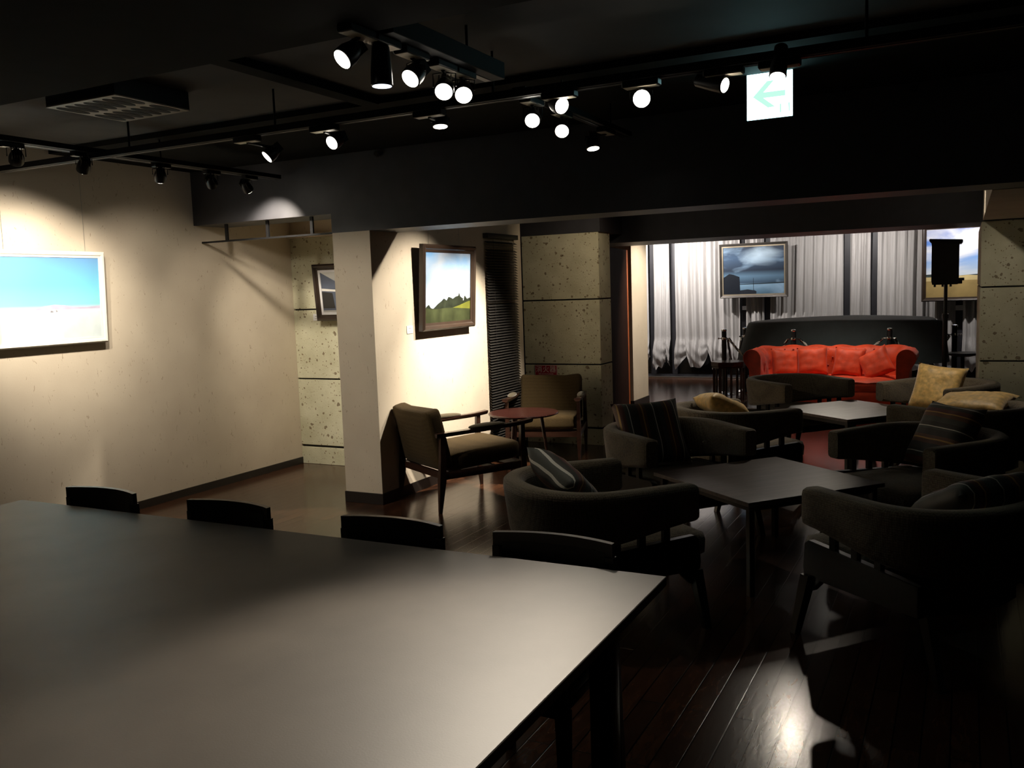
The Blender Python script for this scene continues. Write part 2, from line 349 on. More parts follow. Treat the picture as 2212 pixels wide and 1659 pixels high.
# dark timber door standing in the passage, with its orange edge
d = thing('door_1', None, None, (0, 0, 0)); d['kind'] = 'structure'
MB().prism([(-3.56, 8.9), (-3.60, 8.9), (-3.89, 10.83), (-3.85, 10.83)], 0, 2.06, Matrix(((1, 0, 0, 0), (0, 0, 1, 0), (0, 1, 0, 0), (0, 0, 0, 1)))).build('door_panel', M['doorwood'], d, 0)
MB().prism([(-3.89, 10.83), (-3.85, 10.83), (-3.845, 10.86), (-3.885, 10.86)], 0, 2.06, Matrix(((1, 0, 0, 0), (0, 0, 1, 0), (0, 1, 0, 0), (0, 0, 0, 1)))).build('door_edge', M['edgewood'], d, 0)
h = MB(); h.cyl((-3.60, 9.25, 1.36), (-3.54, 9.25, 1.36), .02); h.cyl((-3.545, 9.25, 1.20), (-3.545, 9.25, 1.38), .009); h.sph((-3.545, 9.25, 1.38), .016); h.sph((-3.545, 9.25, 1.2), .014)
h.build('door_handle', M['chrome'], d)
# back wall with window, reveal and sill
struct('wall_window', MB().box(-6.2, 3.6, 15.9, 16.1, 0, 2.9), M['black'])
wn = thing('window_1', None, None); wn['kind'] = 'structure'
b = MB()
gaps = [-4.87, -4.49, -3.28, -2.89, -1.67, -1.27, -.08, .31, 1.1]
for gx in gaps: b.box(gx-.048, gx+.048, 15.02, 15.14, 0.02, 2.75, .004, 1)
b.box(-5.4, 1.6, 15.0, 15.16, 0, .05); b.box(-5.4, 1.6, 15.02, 15.14, 2.6, 2.7)
b.build('window_frame', M['mull'], wn, 0)
MB().box(-5.4, 1.6, 15.09, 15.096, .05, 2.6).build('pane', M['glass'], wn, 0)
MB().box(-5.4, 1.6, 14.90, 15.0, 0, .022, .004).build('window_sill', M['steel'], wn)
struct('wall_rear_left', MB().box(-6.2, -5.42, 14.9, 15.3, 0, 2.9), M['plaster'])
struct('wall_rear_right', MB().box(1.6, 3.5, 14.9, 15.3, 0, 2.9), M['plaster'])

# sheer curtains, one per bay
def curtain(x0, x1, label, seed):
    rnd = random.Random(seed); n = max(2, round((x1-x0)/.15)); ph = rnd.random()*6; am = .75+.6*rnd.random()
    scal = max(1, round((x1-x0)/.36)); W = x1-x0
    def fn(u, v):
        z = 2.74-v*2.58; low = max(0, (v-.80)/.20)
        fold = am*(.030*math.sin(u*n*2*PI+ph+1.3*math.sin(u*9+ph)+.4*math.sin(v*2+u*5))+.014*math.sin(u*n*4.7*PI+ph*2))
        sc = abs(math.sin(u*scal*PI+seed))**.6
        zz = z+low*(.26-.26*sc)+low*.03*math.sin(u*31+seed)
        y = fold*(1-.3*low)-.05*math.sin(low*PI)*(.4+sc)-.025*low*math.sin(u*scal*4*PI+z*30)
        x = x0+u*W+.015*math.sin(v*3+ph)*(1 if .02 < u < .98 else 0)+low*.03*math.sin(u*scal*2*PI+seed)
        return (x, 14.93+y, zz)
    b = MB(); b.grid(fn, max(24, n*14), 50)
    o = b.build('sheer_curtain', M['sheer'], None, 80); return tag(o, label, 'curtain', 'sheer curtains along the back window')
names = ['narrow white sheer curtain panel beside the cream wall stub', 'white sheer curtain panel with gathered hem, second from the cream wall stub',
 'wide white sheer curtain left of the octagonal side table and storm painting', 'white sheer curtain strip behind the middle of the storm-sea painting',
 'wide white sheer curtain between the storm-sea painting and the covered piano middle', 'narrow bright white sheer curtain strip above the middle of the covered piano',
 'white sheer curtain just left of the black loudspeaker', 'white sheer curtain behind the loudspeaker pole', 'white sheer curtain at the far right mostly behind the right stone wall']
edges = [-5.4]+gaps[:-1]+[1.05]
for i, (a, c) in enumerate(zip(edges, edges[1:])):
    if c-a > .15: curtain(a+(.05 if i else 0), c-.05, names[i], i+3)

# ------------------------------------------------------------------ main dark table and its chairs
TX0, TX1, TY0, TY1, TZ = -3.85, -.795, .93, 2.54, .72
t = thing('dining_table', 'large long dark matte table filling the foreground', 'table', ((TX0+TX1)/2, (TY0+TY1)/2, 0))
hx, hy = (TX1-TX0)/2, (TY1-TY0)/2
MB().box(-hx, hx, -hy, hy, TZ-.03, TZ, .002, 1).build('tabletop', M['table'], t)
b = MB(); b.box(-hx+.10, hx-.10, hy-.16, hy-.14, TZ-.10, TZ-.03); b.box(-hx+.10, hx-.10, -hy+.14, -hy+.16, TZ-.10, TZ-.03)
b.box(-hx+.1, -hx+.12, -hy+.15, hy-.15, TZ-.10, TZ-.03); b.box(hx-.12, hx-.1, -hy+.15, hy-.15, TZ-.10, TZ-.03)
b.build('apron', M['chairwood'], t)
for sx in (-1, 1):
    for sy in (-1, 1):
        x, y = sx*(hx-.14), sy*(hy-.18); MB().box(x-.035, x+.035, y-.035, y+.035, 0, TZ-.03, .004).build('leg', M['chairwood'], t)
def dining_chair(name, label, loc, rz, group):
    t = thing(name, label, 'chair', loc, rz, group)      # local +y = towards the table; back curved, at y=0
    def arc(u): x = u*.215; return x, -.045+.045*(u*u)   # ends come forward
    rail = MB(); K = 14; R = []
    for i in range(K+1):
        x, y = arc(-1+2*i/K); R.append([(x, y-.011, .742), (x, y+.011, .742), (x, y+.011, .788), (x, y-.011, .788)])
    rail.loft(R); rail.build('top_rail', M['chairwood'], t, 30)
    pad = MB(); R = []
    for i in range(K+1):
        x, y = arc((-1+2*i/K)*.86); R.append([(x, y-.016, .50), (x, y+.014, .49), (x, y+.019, .56), (x, y+.019, .70), (x, y+.012, .755), (x, y-.012, .755)])
    pad.loft(R); pad.build('backrest', M['leather'], t, 60)
    for s in (-1, 1):
        b = MB(); x = s*.205; b.loft([[(x-.013, y-.014, z), (x+.013, y-.014, z), (x+.013, y+.016, z), (x-.013, y+.016, z)] for y, z in ((-.05, 0), (-.02, .40), (-.004, .60), (-.004, .742))])
        b.build('leg', M['chairwood'], t)
        b = MB(); b.loft([[(x-q, .40-q, z), (x+q, .40-q, z), (x+q, .40+q, z), (x-q, .40+q, z)] for q, z in ((.012, 0), (.019, .41))]); b.build('leg', M['chairwood'], t)
    MB().box(-.21, .21, -.005, .42, .42, .475, .018, 3).build('seat', M['leather'], t, 60)
    b = MB(); b.box(-.2, .2, -.02, .41, .385, .42, .004); b.build('seat_frame', M['chairwood'], t)
    return t
cx = [-3.38, -2.63, -1.84, -1.20]
gr = 'dark dining chairs along the far side of the long table'
lab = ['black curved-back dining chair, leftmost along the long table, against the cream wall', 'black curved-back dining chair, second from left along the long table',
       'black curved-back dining chair with brown-lit top rail in front of the pillar', 'black curved-back dining chair nearest the right corner of the long table']
ch0 = dining_chair('dining_chair', lab[0], (cx[0], 2.592, 0), PI, gr)
for k in (1, 2, 3): dup(ch0, (cx[k], 2.592, 0), PI, lab[k])
# ------------------------------------------------------------------ coffee tables
def coffee(c, ang, label, first=None):
    if first: return dup(first, (c[0], c[1], 0), ang, label)
    t = thing('coffee_table', label, 'table', (c[0], c[1], 0), ang, 'square coffee tables between the tub chairs')
    MB().box(-.448, .448, -.448, .448, .478, .5, .002, 1).build('tabletop', M['coffee'], t)
    MB().box(-.40, .40, -.40, .40, .44, .478).build('apron', M['chairwood'], t)
    for sx in (-1, 1):
        for sy in (-1, 1):
            x, y = sx*.405, sy*.405; MB().box(x-.016, x+.016, y-.016, y+.016, 0, .478, .002, 1).build('leg', M['chairwood'], t)
    return t
A0 = math.radians(49.5)-PI/2
ct = coffee((-1.0, 5.04), A0, 'square dark wood coffee table in the middle of the nearer four tub chairs')
coffee((-.86, 7.97), A0, 'square dark wood coffee table in front of the red sofa', ct)

# ------------------------------------------------------------------ tub chairs
def tub_chair(label, loc, rz):
    t = thing('tub_chair', label, 'armchair', loc, rz, 'low tub armchairs with floating padded back band')
    path = []                                   # (x,y) centre line of the band
    a, d = .36, .30
    for i in range(6): path.append((a, .31-i*.066))
    for i in range(1, 24):
        th = i/24*PI; c_, s_ = math.cos(th), math.sin(th)
        path.append((a*math.copysign(abs(c_)**.86, c_), -.02-.34*abs(s_)**.86))
    for i in range(6): path.append((-a, -.02+i*.066))
    L = [0]
    for p, q in zip(path, path[1:]): L.append(L[-1]+math.dist(p, q))
    rings = []
    for i, p in enumerate(path):
        q0, q1 = path[max(i-1, 0)], path[min(i+1, len(path)-1)]; dx, dy = q1[0]-q0[0], q1[1]-q0[1]; k = math.hypot(dx, dy); nx, ny = dy/k, -dx/k
        s = L[i]/L[-1]; f = math.sin(PI*s)**1.3                    # 0 at arm fronts, 1 at back
        z0 = .508-.105*f; z1 = .68+.012*f; hw = .052
        lean = .035*f
        ring = []
        for u, v in ((-1, .14), (-.93, .05), (-.6, 0), (.6, 0), (.93, .05), (1, .14), (1, .84), (.9, .95), (.55, 1), (-.55, 1), (-.9, .95), (-1, .84)):
            o = hw*u+lean*v
            ring.append((p[0]+nx*(-o), p[1]+ny*(-o), z0+(z1-z0)*v))
        rings.append(ring)
    def cap(r, off):
        cx_ = sum(p[0] for p in r)/12; cy_ = sum(p[1] for p in r)/12; cz = sum(p[2] for p in r)/12
        return [(cx_+(p[0]-cx_)*.8, cy_+(p[1]-cy_)*.8+off, cz+(p[2]-cz)*.9) for p in r]
    rings = [cap(rings[0], .018)]+rings+[cap(rings[-1], .018)]
    MB().loft(rings).build('back_band', M['tweed'], t, 50)
    # seat
    pts = []
    for sgn, x0, y0 in ((1, .30, .40), (-1, -.30, .40)):
        pass
    outline = [(-.325, -.18), (-.325, .36), (-.29, .43), (.29, .43), (.325, .36), (.325, -.18), (.24, -.27), (.1, -.315), (-.1, -.315), (-.24, -.27)]
    def oc(s, z, dz=0): return [(x*s, .05+(y-.05)*s, z+(.012*(y+.3) if dz else 0)) for x, y in outline]
    MB().loft([oc(.94, .30), oc(1, .315), oc(1.01, .37, 1), oc(.985, .405, 1), oc(.90, .42, 1), oc(.5, .428, 1)]).build('seat', M['tweed'], t, 60)
    MB().loft([oc(.95, .245), oc(.95, .30)]).build('seat_frame', M['chairwood'], t)
    for s in (-1, 1):
        pr = [(-.30, .27), (.24, .26), (.30, .20), (.335, .20), (.355, .30), (.345, .415), (.32, .432), (-.30, .40)]
        m4 = Matrix(((0, 1, 0, 0), (1, 0, 0, 0), (0, 0, 1, 0), (0, 0, 0, 1)))
        MB().prism(pr, s*.355-.018, s*.355+.018, m4, .003).build('side_panel', M['chairwood'], t)
        b = MB(); b.loft([[(s*x-q, y-q, z), (s*x+q, y-q, z), (s*x+q, y+q, z), (s*x-q, y+q, z)] for x, y, q, z in ((.425, .345, .017, 0), (.365, .325, .026, .27))]); b.build('leg', M['chairwood'], t)
        b = MB(); b.loft([[(s*x-q, y-q, z), (s*x+q, y-q, z), (s*x+q, y+q, z), (s*x-q, y+q, z)] for x, y, q, z in ((.34, -.38, .015, 0), (.30, -.27, .024, .29))]); b.build('leg', M['chairwood'], t)
        for y in (.17, .04, -.09): MB().box(s*.36-.012, s*.36+.012, y-.017, y+.017, .40, .53).build('spindle', M['chairwood'], t, 0)
    return t
aA = yaw_of((.65, .76)); aD = yaw_of((-.76, .65)); aE = yaw_of((-.65, -.76)); aB = yaw_of((.76, -.65))
tub = {}
tub['A'] = tub_chair('brown-grey tub chair nearest the pillar, striped cushion in its back, at the near coffee table', (-1.60, 3.985, 0), aA)
for k, loc, a, lb in (('D', (-.13, 4.16, 0), aD, 'large dark tub chair at the lower right, nearest to the camera'),
    ('E', (-.22, 5.67, 0), aE, 'tub chair facing the camera right of the near coffee table'),
    ('B', (-1.67, 5.53, 0), aB, 'dark tub chair left of the near coffee table, striped cushion upright in it'),
    ('C', (-1.55, 6.62, 0), aA, 'tub chair with back to the camera and a small gold cushion showing over its band'),
    ('G', (.01, 7.05, 0), aD, 'dark tub chair at the right edge holding a gold cushion lying flat on its top'),
    ('F', (-.18, 8.47, 0), aE, 'tub chair with the large gold cushion standing in it, below the right stone wall'),
    ('H', (-1.41, 8.63, 0), aB, 'black silhouetted tub chair directly in front of the red sofa')):
    tub[k] = dup(tub['A'], loc, a, lb)

# ------------------------------------------------------------------ cushions
def cushion(name, label, loc, rot, w_=.44, h_=.44, th=.075, m='stripe', group=None, seed=1, ruff=0, cat='cushion'):
    rnd = random.Random(seed); N = 18
    def side(sg):
        def fn(u, v):
            x, y = 2*u-1, 2*v-1
            pin = 1-.07*(1-abs(x)**2)*abs(y)**3; pin2 = 1-.07*(1-abs(y)**2)*abs(x)**3
            t_ = ((1-x**4)*(1-y**4))**.55
            nz = .010*noise.noise(Vector((x*2.5+seed, y*2.5, sg)))+ruff*noise.noise(Vector((x*7+seed, y*7, sg*3)))*min(1, 3*(1-max(abs(x), abs(y))))
            return (x*w_/2*pin2, y*h_/2*pin, sg*(th*t_+nz*t_))
        return fn
    b = MB(); b.grid(side(1), N, N); b.grid(side(-1), N, N)
    bmesh.ops.remove_doubles(b.bm, verts=b.bm.verts, dist=.0006); bmesh.ops.recalc_face_normals(b.bm, faces=b.bm.faces)
    o = b.build(name, M[m], None, 80); o.location = loc; o.rotation_mode = 'XYZ'; o.rotation_euler = rot
    return tag(o, label, cat, group)
def stand(f, tilt, roll=0):
    """upright cushion: its face looks along f (xy), leaning back by tilt; local z = face normal"""
    z = Vector((f[0]*math.cos(tilt), f[1]*math.cos(tilt), math.sin(tilt))).normalized()
    x = Vector((0, 0, 1)).cross(z).normalized(); y = z.cross(x)
    m = Matrix((x, y, z)).transposed() @ Matrix.Rotation(roll, 3, 'Z'); return m.to_euler()
R = math.radians
gs = 'dark striped cushions on the nearer tub chairs'
cushion('cushion', 'striped brown and white cushion standing upright in the far left tub chair', (-1.83, 5.55, .64), stand((.60, -.80), R(32), R(2)), .46, .46, .08, 'stripe', gs, 2)
cushion('cushion', 'dark striped cushion leaning in the front left tub chair, one corner sticking up', (-1.74, 3.98, .625), stand((.72, .60), R(42), R(26)), .40, .40, .08, 'stripez', gs, 3)
cushion('cushion', 'dark striped cushion leaning in the tub chair right of the near coffee table', (-.10, 5.80, .65), stand((-.70, -.70), R(30), R(-1)), .42, .42, .075, 'stripez', gs, 4)
cushion('cushion', 'striped cushion lying over the inside of the large dark tub chair at right', (.06, 4.22, .635), stand((-.72, .69), R(62), R(-5)), .50, .42, .08, 'stripe', gs, 5)
gg = 'gold cushions on the farther tub chairs'
cushion('cushion', 'large bright gold cushion standing on its corner in the far right tub chair', (-.20, 8.36, .645), stand((-.25, -.95), R(24), R(-6)), .41, .42, .075, 'gold', gg, 6, .006)
cushion('cushion', 'flat gold cushion seen edge-on on the dark chair below the right stone wall', (.06, 7.32, .655), stand((-.3, -.5), R(72), R(14)), .52, .42, .06, 'gold', gg, 7, .006)
cushion('cushion', 'small gold cushion tipped over the back of the tub chair facing the sofa', (-1.64, 6.70, .66), stand((.5, .6), R(55), R(-15)), .36, .36, .075, 'gold', gg, 8, .006)

# ------------------------------------------------------------------ wooden easy chairs
def easy_chair(label, loc, rz):
    t = thing('easy_chair', label, 'armchair', loc, rz, 'wooden framed easy chairs by the round table')
    def q(pts, wx=.016, wy=.02): return [[(x-wx*k, y-wy*k, z), (x+wx*k, y-wy*k, z), (x+wx*k, y+wy*k, z), (x-wx*k, y+wy*k, z)] for x, y, z, k in pts]
    for s in (-1, 1):
        x = s*.33
        MB().loft(q([(x, -.40, 0, .6), (x, -.375, .24, 1.3), (x, -.365, .40, 1.1), (x, -.36, .585, 1)])).build('leg', M['frame'], t)
        MB().loft(q([(x, .35, 0, .55), (x, .335, .24, 1.2), (x, .33, .40, 1.0), (x, .335, .59, .9)])).build('leg', M['frame'], t)
        b = MB(); R_ = []
        for i in range(11):
            u = i/10; y = -.41+.83*u; z = .588+.018*u+.012*max(0, u-.85)/.15; wd = .018+.014*math.sin(PI*min(1, u*1.1))+(.012*max(0, u-.8)/.2)
            R_.append([(x-wd, y, z-.014), (x-wd*.6, y, z-.030), (x+wd*.6, y, z-.030), (x+wd, y, z-.014), (x+wd, y, z), (x-wd, y, z)])
        ar = b.loft(R_).build('armrest', M['frame'], t)
        b = MB(); b.sph((x, .02, .606), 1, .036, .16, .022, 20); b.build('arm_pad', M['armpad'], ar, 80)
        MB().box(x-.013, x+.013, -.36, .33, .245, .30, .003).build('side_rail', M['frame'], t)
    b = MB(); b.box(-.32, .32, .31, .335, .25, .30); b.box(-.32, .32, -.375, -.35, .25, .30); b.box(-.32, .32, -.2, -.17, .255, .285); b.box(-.32, .32, .1, .13, .255, .285); b.build('cross_rail', M['frame'], t)
    def pad(x0, x1, y0, y1, z0, z1, mtx=None, bow=0):
        bb = MB()
        def ring(z, s): return [((x0+x1)/2+(x1-x0)/2*s*cx_, (y0+y1)/2+(y1-y0)/2*s*cy_+bow*(1-cx_*cx_), z) for cx_, cy_ in
            [(math.copysign(abs(math.cos(a))**.17, math.cos(a)), math.copysign(abs(math.sin(a))**.17, math.sin(a))) for a in [2*PI*i/40+.01 for i in range(40)]]]
        h = z1-z0; R_ = [ring(z0+h*.0, .90), ring(z0+h*.12, .985), ring(z0+h*.3, 1), ring(z0+h*.72, 1), ring(z0+h*.9, .985), ring(z0+h, .93), ring(z0+h*1.05, .5)]
        bb.loft(R_)
        if mtx:
            for v in bb.bm.verts: v.co = mtx @ v.co
        return bb
    pad(-.30, .30, -.27, .37, .30, .43, Matrix.Rotation(R(3), 4, 'X')).build('seat', M['olive'], t, 60)
    mb = Matrix.Translation((0, -.27, .30)) @ Matrix.Rotation(R(90+17), 4, 'X')     # local z of the pad -> backwards
    bk = pad(-.305, .305, -.02, .435, -.02, .10, Matrix.Translation((0, -.27, .34)) @ Matrix.Rotation(R(103), 4, 'X'))
    for v in bk.bm.verts:
        k = max(0, (v.co.z-.55)/.25); v.co.z += .035*k*((v.co.x/.3)**2-.6)
    bk.build('backrest', M['olive'], t, 60)
    return t
ec = easy_chair('olive brown easy chair with wooden arms in front of the lit wall, side on', (-3.465, 5.90, 0), yaw_of((.5, .866)))
dup(ec, (-3.535, 7.62, 0), yaw_of((.30, -.95)), 'dim brown easy chair below the red fire extinguisher sign, facing the camera')
t = thing('round_table', 'small round red-brown side table between the two easy chairs', 'table', (-3.36, 6.76, 0))
MB().lathe([(.27, .535), (.30, .545), (.302, .553), (.298, .56)], 48).build('tabletop', M['redwood'], t, 40)
for k in range(3):
    a = k*2*PI/3+.4; MB().cyl((.22*math.cos(a), .22*math.sin(a), 0), (.15*math.cos(a), .15*math.sin(a), .54), .011, .016).build('leg', M['frame'], t)

# ------------------------------------------------------------------ red sofa
def sofa():
    t = thing('chesterfield_sofa', 'tufted red velvet sofa with rolled arms under the storm painting', 'sofa', (-1.47, 11.55, 0))
    X, Yb, Yf = .78, .30, -.42
    path = [(X, Yf+i*(Yb-.16-Yf)/14) for i in range(15)]
    for i in range(1, 8): a = i/8*PI/2; path.append((X-.16+.16*math.cos(a), Yb-.16+.16*math.sin(a)))
    path += [(X-.16-i*(2*X-.32)/26, Yb) for i in range(27)]
    for i in range(1, 8): a = PI/2+i/8*PI/2; path.append((-X+.16+.16*math.cos(a), Yb-.16+.16*math.sin(a)))
    path += [(-X, Yb-.16-i*(Yb-.16-Yf)/14) for i in range(15)]
    L = [0]
    for p, q in zip(path, path[1:]): L.append(L[-1]+math.dist(p, q))
    sec = [(-.01, .30), (-.005, .40), (0, .48), (0, .56), (-.005, .63), (.01, .70), (.05, .755), (.11, .775), (.165, .755), (.20, .705), (.205, .65), (.18, .60), (.145, .565), (.13, .50), (.13, .30), (.12, .09), (.02, .09)]
    rings = []; btn = []
    for i, p in enumerate(path):
        q0, q1 = path[max(i-1, 0)], path[min(i+1, len(path)-1)]; dx, dy = q1[0]-q0[0], q1[1]-q0[1]; k = math.hypot(dx, dy); nx, ny = dy/k, -dx/k
        s = L[i]; ring = []
        for j, (o, z) in enumerate(sec):
            if j < 9:
                u = s/.15; v = j/1.8; d = abs(math.sin((u+v)*PI/2)*math.sin((u-v)*PI/2))**.5; o2 = o+(.026-.036*d)*(1 if j < 6 else .5); z2 = z-(.026*(1-d) if j > 5 else 0)
            else: o2, z2 = o, z
            ring.append((p[0]+nx*o2, p[1]+ny*o2, z2))
        rings.append(ring)
    MB().loft(rings).build('tufted_back_and_arms', M['velvet'], t, 60)
    b = MB()
    for i in range(len(path)):
        pass
    for r in range(3):
        for k in range(14):
            x = -.72+(k+(r % 2)*.5)*.108
            if abs(x) < .68: b.sph((x, Yb-.002+(.0 if r < 2 else .03), (.52, .62, .715)[r]), .012, seg=8)
    b.build('tufting_button', M['button'], t)
    for s in (-1, 1):
        cxx = s*(X+.095); fr = MB()
        prof = [(s*(X-.012), .09), (s*(X-.012), .60)]+[(cxx+s*(-.108)*math.cos(a), .665+.108*math.sin(a)) for a in [i/12*PI*1.18 for i in range(13)]]+[(s*(X+.13), .52), (s*(X+.12), .09)]
        fr.prism(prof, Yf-.022, Yf-.0, None, .004); fr.build('arm_front', M['velvet'], t, 40)
        MB().cyl((s*.78, -.38, 0), (s*.78, -.38, .09), .02, .03).build('foot', M['frame'], t); MB().cyl((s*.78, .33, 0), (s*.78, .33, .09), .02, .03).build('foot', M['frame'], t)
    def seat(u, v):
        x, y = -.76+1.52*u, -.45+.74*v; d = abs(math.sin((u*10+v*5)*PI/2)*math.sin((u*10-v*5)*PI/2))**.5
        e = min(1, 8*min(u, 1-u, v, 1-v)+.0); return (x, y, .375+.035*e**.5+.012*d)
    b = MB(); b.grid(seat, 60, 30); b.box(-.76, .76, -.45, .29, .27, .38, .02); b.build('seat_cushion', M['velvet'], t, 70)
    b = MB(); b.box(-.77, .77, -.44, .28, .09, .27, .01); b.build('base', M['velvet'], t)
    return t
sofa()
gv = 'red velvet cushions on the sofa'
for x, y, z, f, rl, sd, lb in ((-2.02, 11.58, .56, (.55, -.8), -6, 11, 'red velvet cushion at the left end of the sofa, turned inward'),
    (-1.70, 11.62, .585, (.06, -1), 3, 12, 'red velvet cushion second from left on the sofa, standing square'),
    (-1.27, 11.62, .575, (-.1, -1), -4, 13, 'red velvet cushion second from right on the sofa'),
    (-.95, 11.52, .565, (-.3, -.95), 30, 14, 'pleated red velvet cushion turned on its corner by the right sofa arm')):
    cushion('cushion', lb, (x, y, z), stand(f, R(20), R(rl)), .37, .37, .075, 'velvet', gv, sd, .005)

# ------------------------------------------------------------------ covered piano
t = thing('covered_piano', 'grand piano under a dark slate cloth cover behind the red sofa', 'piano', (-1.52, 13.45, 0))
b = MB(); rings = []
out = [(-1.10, -.72), (1.10, -.72), (1.16, -.5), (1.16, .2), (.95, .62), (.45, .95), (-.2, 1.02), (-.75, .8), (-1.12, .3)]
def smooth(pts, n=6):
    r = []
    for i in range(len(pts)):
        p0, p1, p2, p3 = [Vector(pts[(i+k-1) % len(pts)]) for k in range(4)]
        for j in range(n):
            u = j/n; r.append(.5*((2*p1)+(-p0+p2)*u+(2*p0-5*p1+4*p2-p3)*u*u+(-p0+3*p1-3*p2+p3)*u**3))
    return r
so = smooth(out)
for k, (z, s, w_) in enumerate(((.48, 1.055, .05), (.60, 1.045, .042), (.75, 1.03, .03), (.88, 1.015, .018), (.97, 1.005, .008), (1.015, .99, .002), (1.03, .965, 0), (1.035, .8, 0), (1.045, .4, 0))):
    r = []
    for i, p in enumerate(so):
        q = p*(s+w_*.45*math.sin(i*1.9)+w_*.3*math.sin(i*.7)); x = q.x-(.10*(1.03-z)/.55 if q.x < 0 else 0)
        r.append((x, q.y, z+(.02*math.sin(i*.9) if k == 0 else 0)+(.02*(1-abs(q.x)/1.2) if z > 1.01 else 0)))
    rings.append(r)
b.loft(rings); b.build('cover', M['cloth'], t, 60)
for x, y in ((-.85, -.4), (.85, -.4), (.1, .6)): MB().cyl((x, y, 0), (x, y, .6), .03, .05).build('leg', M['chairwood'], t)

# ------------------------------------------------------------------ barrier posts and ropes
def post(label, x, y, h_=.96):
    t = thing('barrier_post', label, 'barrier post', (x, y, 0), 0, 'black and chrome rope barrier posts round the piano')
    MB().lathe([(.14, 0), (.14, .012), (.12, .025), (.05, .04), (.03, .06)], 32).build('base', M['chrome'], t)
    MB().cyl((0, 0, .05), (0, 0, h_-.03), .034).build('pole', M['black'], t)
    MB().lathe([(.036, h_-.03), (.038, h_-.02), (.036, h_-.006), (.02, h_)], 24).build('cap', M['chrome'], t)
    b = MB(); b.lathe([(.038, h_-.155), (.041, h_-.145), (.041, h_-.125), (.038, h_-.115)], 24)
    for s in (-1, 1): b.cyl((s*.038, 0, h_-.135), (s*.075, 0, h_-.135), .007); b.sph((s*.078, 0, h_-.135), .013)
    b.build('ring', M['chrome'], t)
    return t
pp = [(-3.06, 12.66), (-2.86, 13.12), (-2.06, 12.42), (-.87, 12.5), (-.12, 13.2)]
pl = ['black barrier post with chrome cap just above the octagonal table', 'black barrier post under the storm painting, farther back than its neighbour', 'black barrier post with chrome hooks above the left half of the red sofa',
      'black barrier post with chrome hooks above the right half of the red sofa', 'black barrier post right of the covered piano, beside the loudspeaker pole']
for (x, y), lb in zip(pp, pl): post(lb, x, y, .95)
def rope(a, c, sag, label):
    t = thing('barrier_rope', label, 'rope', (0, 0, 0), 0, 'twisted barrier ropes round the piano')
    z0 = .95-.145; d = Vector((c[0]-a[0], c[1]-a[1], 0)).normalized()*.085
    A_, B_ = Vector((a[0], a[1], z0))+d, Vector((c[0], c[1], z0))-d
    def cen(u): p = A_.lerp(B_, u); p.z -= sag*(1-(2*u-1)**2); return p
    N = 90; tw = (B_-A_).length/.045
    for k, m in ((0, 'rope'), (1, 'ropedark'), (2, 'rope')):
        pts = []
        for i in range(N+1):
            u = i/N; c0 = cen(u); tan = (cen(min(1, u+.01))-cen(max(0, u-.01))).normalized(); q = tan.to_track_quat('Z', 'Y'); a_ = 2*PI*(k/3+u*tw*.45)
            pts.append(c0+q @ Vector((.009*math.cos(a_), .009*math.sin(a_), 0)))
        MB().tube(pts, .0085, 6).build('strand', M[m], t, 80)
    for e in (0, 1):
        p = cen(e); q = cen(.03 if e == 0 else .97); MB().cyl(p, q, .017).build('end_hook', M['chrome'], t)
rope(pp[0], pp[1], .42, 'twisted rope hanging steeply between the two left barrier posts')
rope(pp[0], pp[2], .30, 'twisted rope from the octagonal table post towards the sofa left side')
rope(pp[2], pp[3], .25, 'twisted rope hanging behind the middle of the red sofa')
rope(pp[3], pp[4], .33, 'pale twisted rope right of the red sofa, by the loudspeaker')

# ------------------------------------------------------------------ octagonal side table
t = thing('octagonal_table', 'small octagonal side table with slatted legs left of the red sofa', 'table', (-2.86, 12.08, 0))
oc8 = [(math.cos(PI/8+i*PI/4), math.sin(PI/8+i*PI/4)) for i in range(8)]
MB().loft([[(x*r, y*r, z) for x, y in oc8] for r, z in ((.225, .475), (.235, .48), (.235, .535), (.23, .54))]).build('tabletop', M['redwood'], t, 20)
b = MB(); b.loft([[(x*r, y*r, z) for x, y in oc8] for r, z in ((.225, .455), (.225, .474))]); b.build('trim_band', M['frame'], t, 20)
for i in range(8):
    x, y = oc8[i]; MB().box(x*.20-.012, x*.20+.012, y*.20-.012, y*.20+.012, 0, .456).build('leg', M['frame'], t, 0)
    x2, y2 = oc8[(i+1) % 8]; xm, ym = (x+x2)/2*.205, (y+y2)/2*.205; MB().cyl((xm, ym, .03), (xm, ym, .456), .006, seg=8).build('slat', M['frame'], t)
b = MB(); b.loft([[(x*r, y*r, z) for x, y in oc8] for r, z in ((.195, .03), (.195, .05))]); b.build('base_ring', M['frame'], t, 20)
# dark low table right of the piano
t = thing('side_table', 'low dark round table right of the piano behind the loudspeaker pole', 'table', (-.02, 12.75, 0))
MB().lathe([(.10, .56), (.19, .585), (.20, .60), (.20, .61)], 32).build('tabletop', M['chairwood'], t, 40)
MB().cyl((0, 0, .02), (0, 0, .58), .025).build('pole', M['chairwood'], t); MB().lathe([(.15, 0), (.14, .015), (.03, .03)], 24).build('base', M['chairwood'], t)

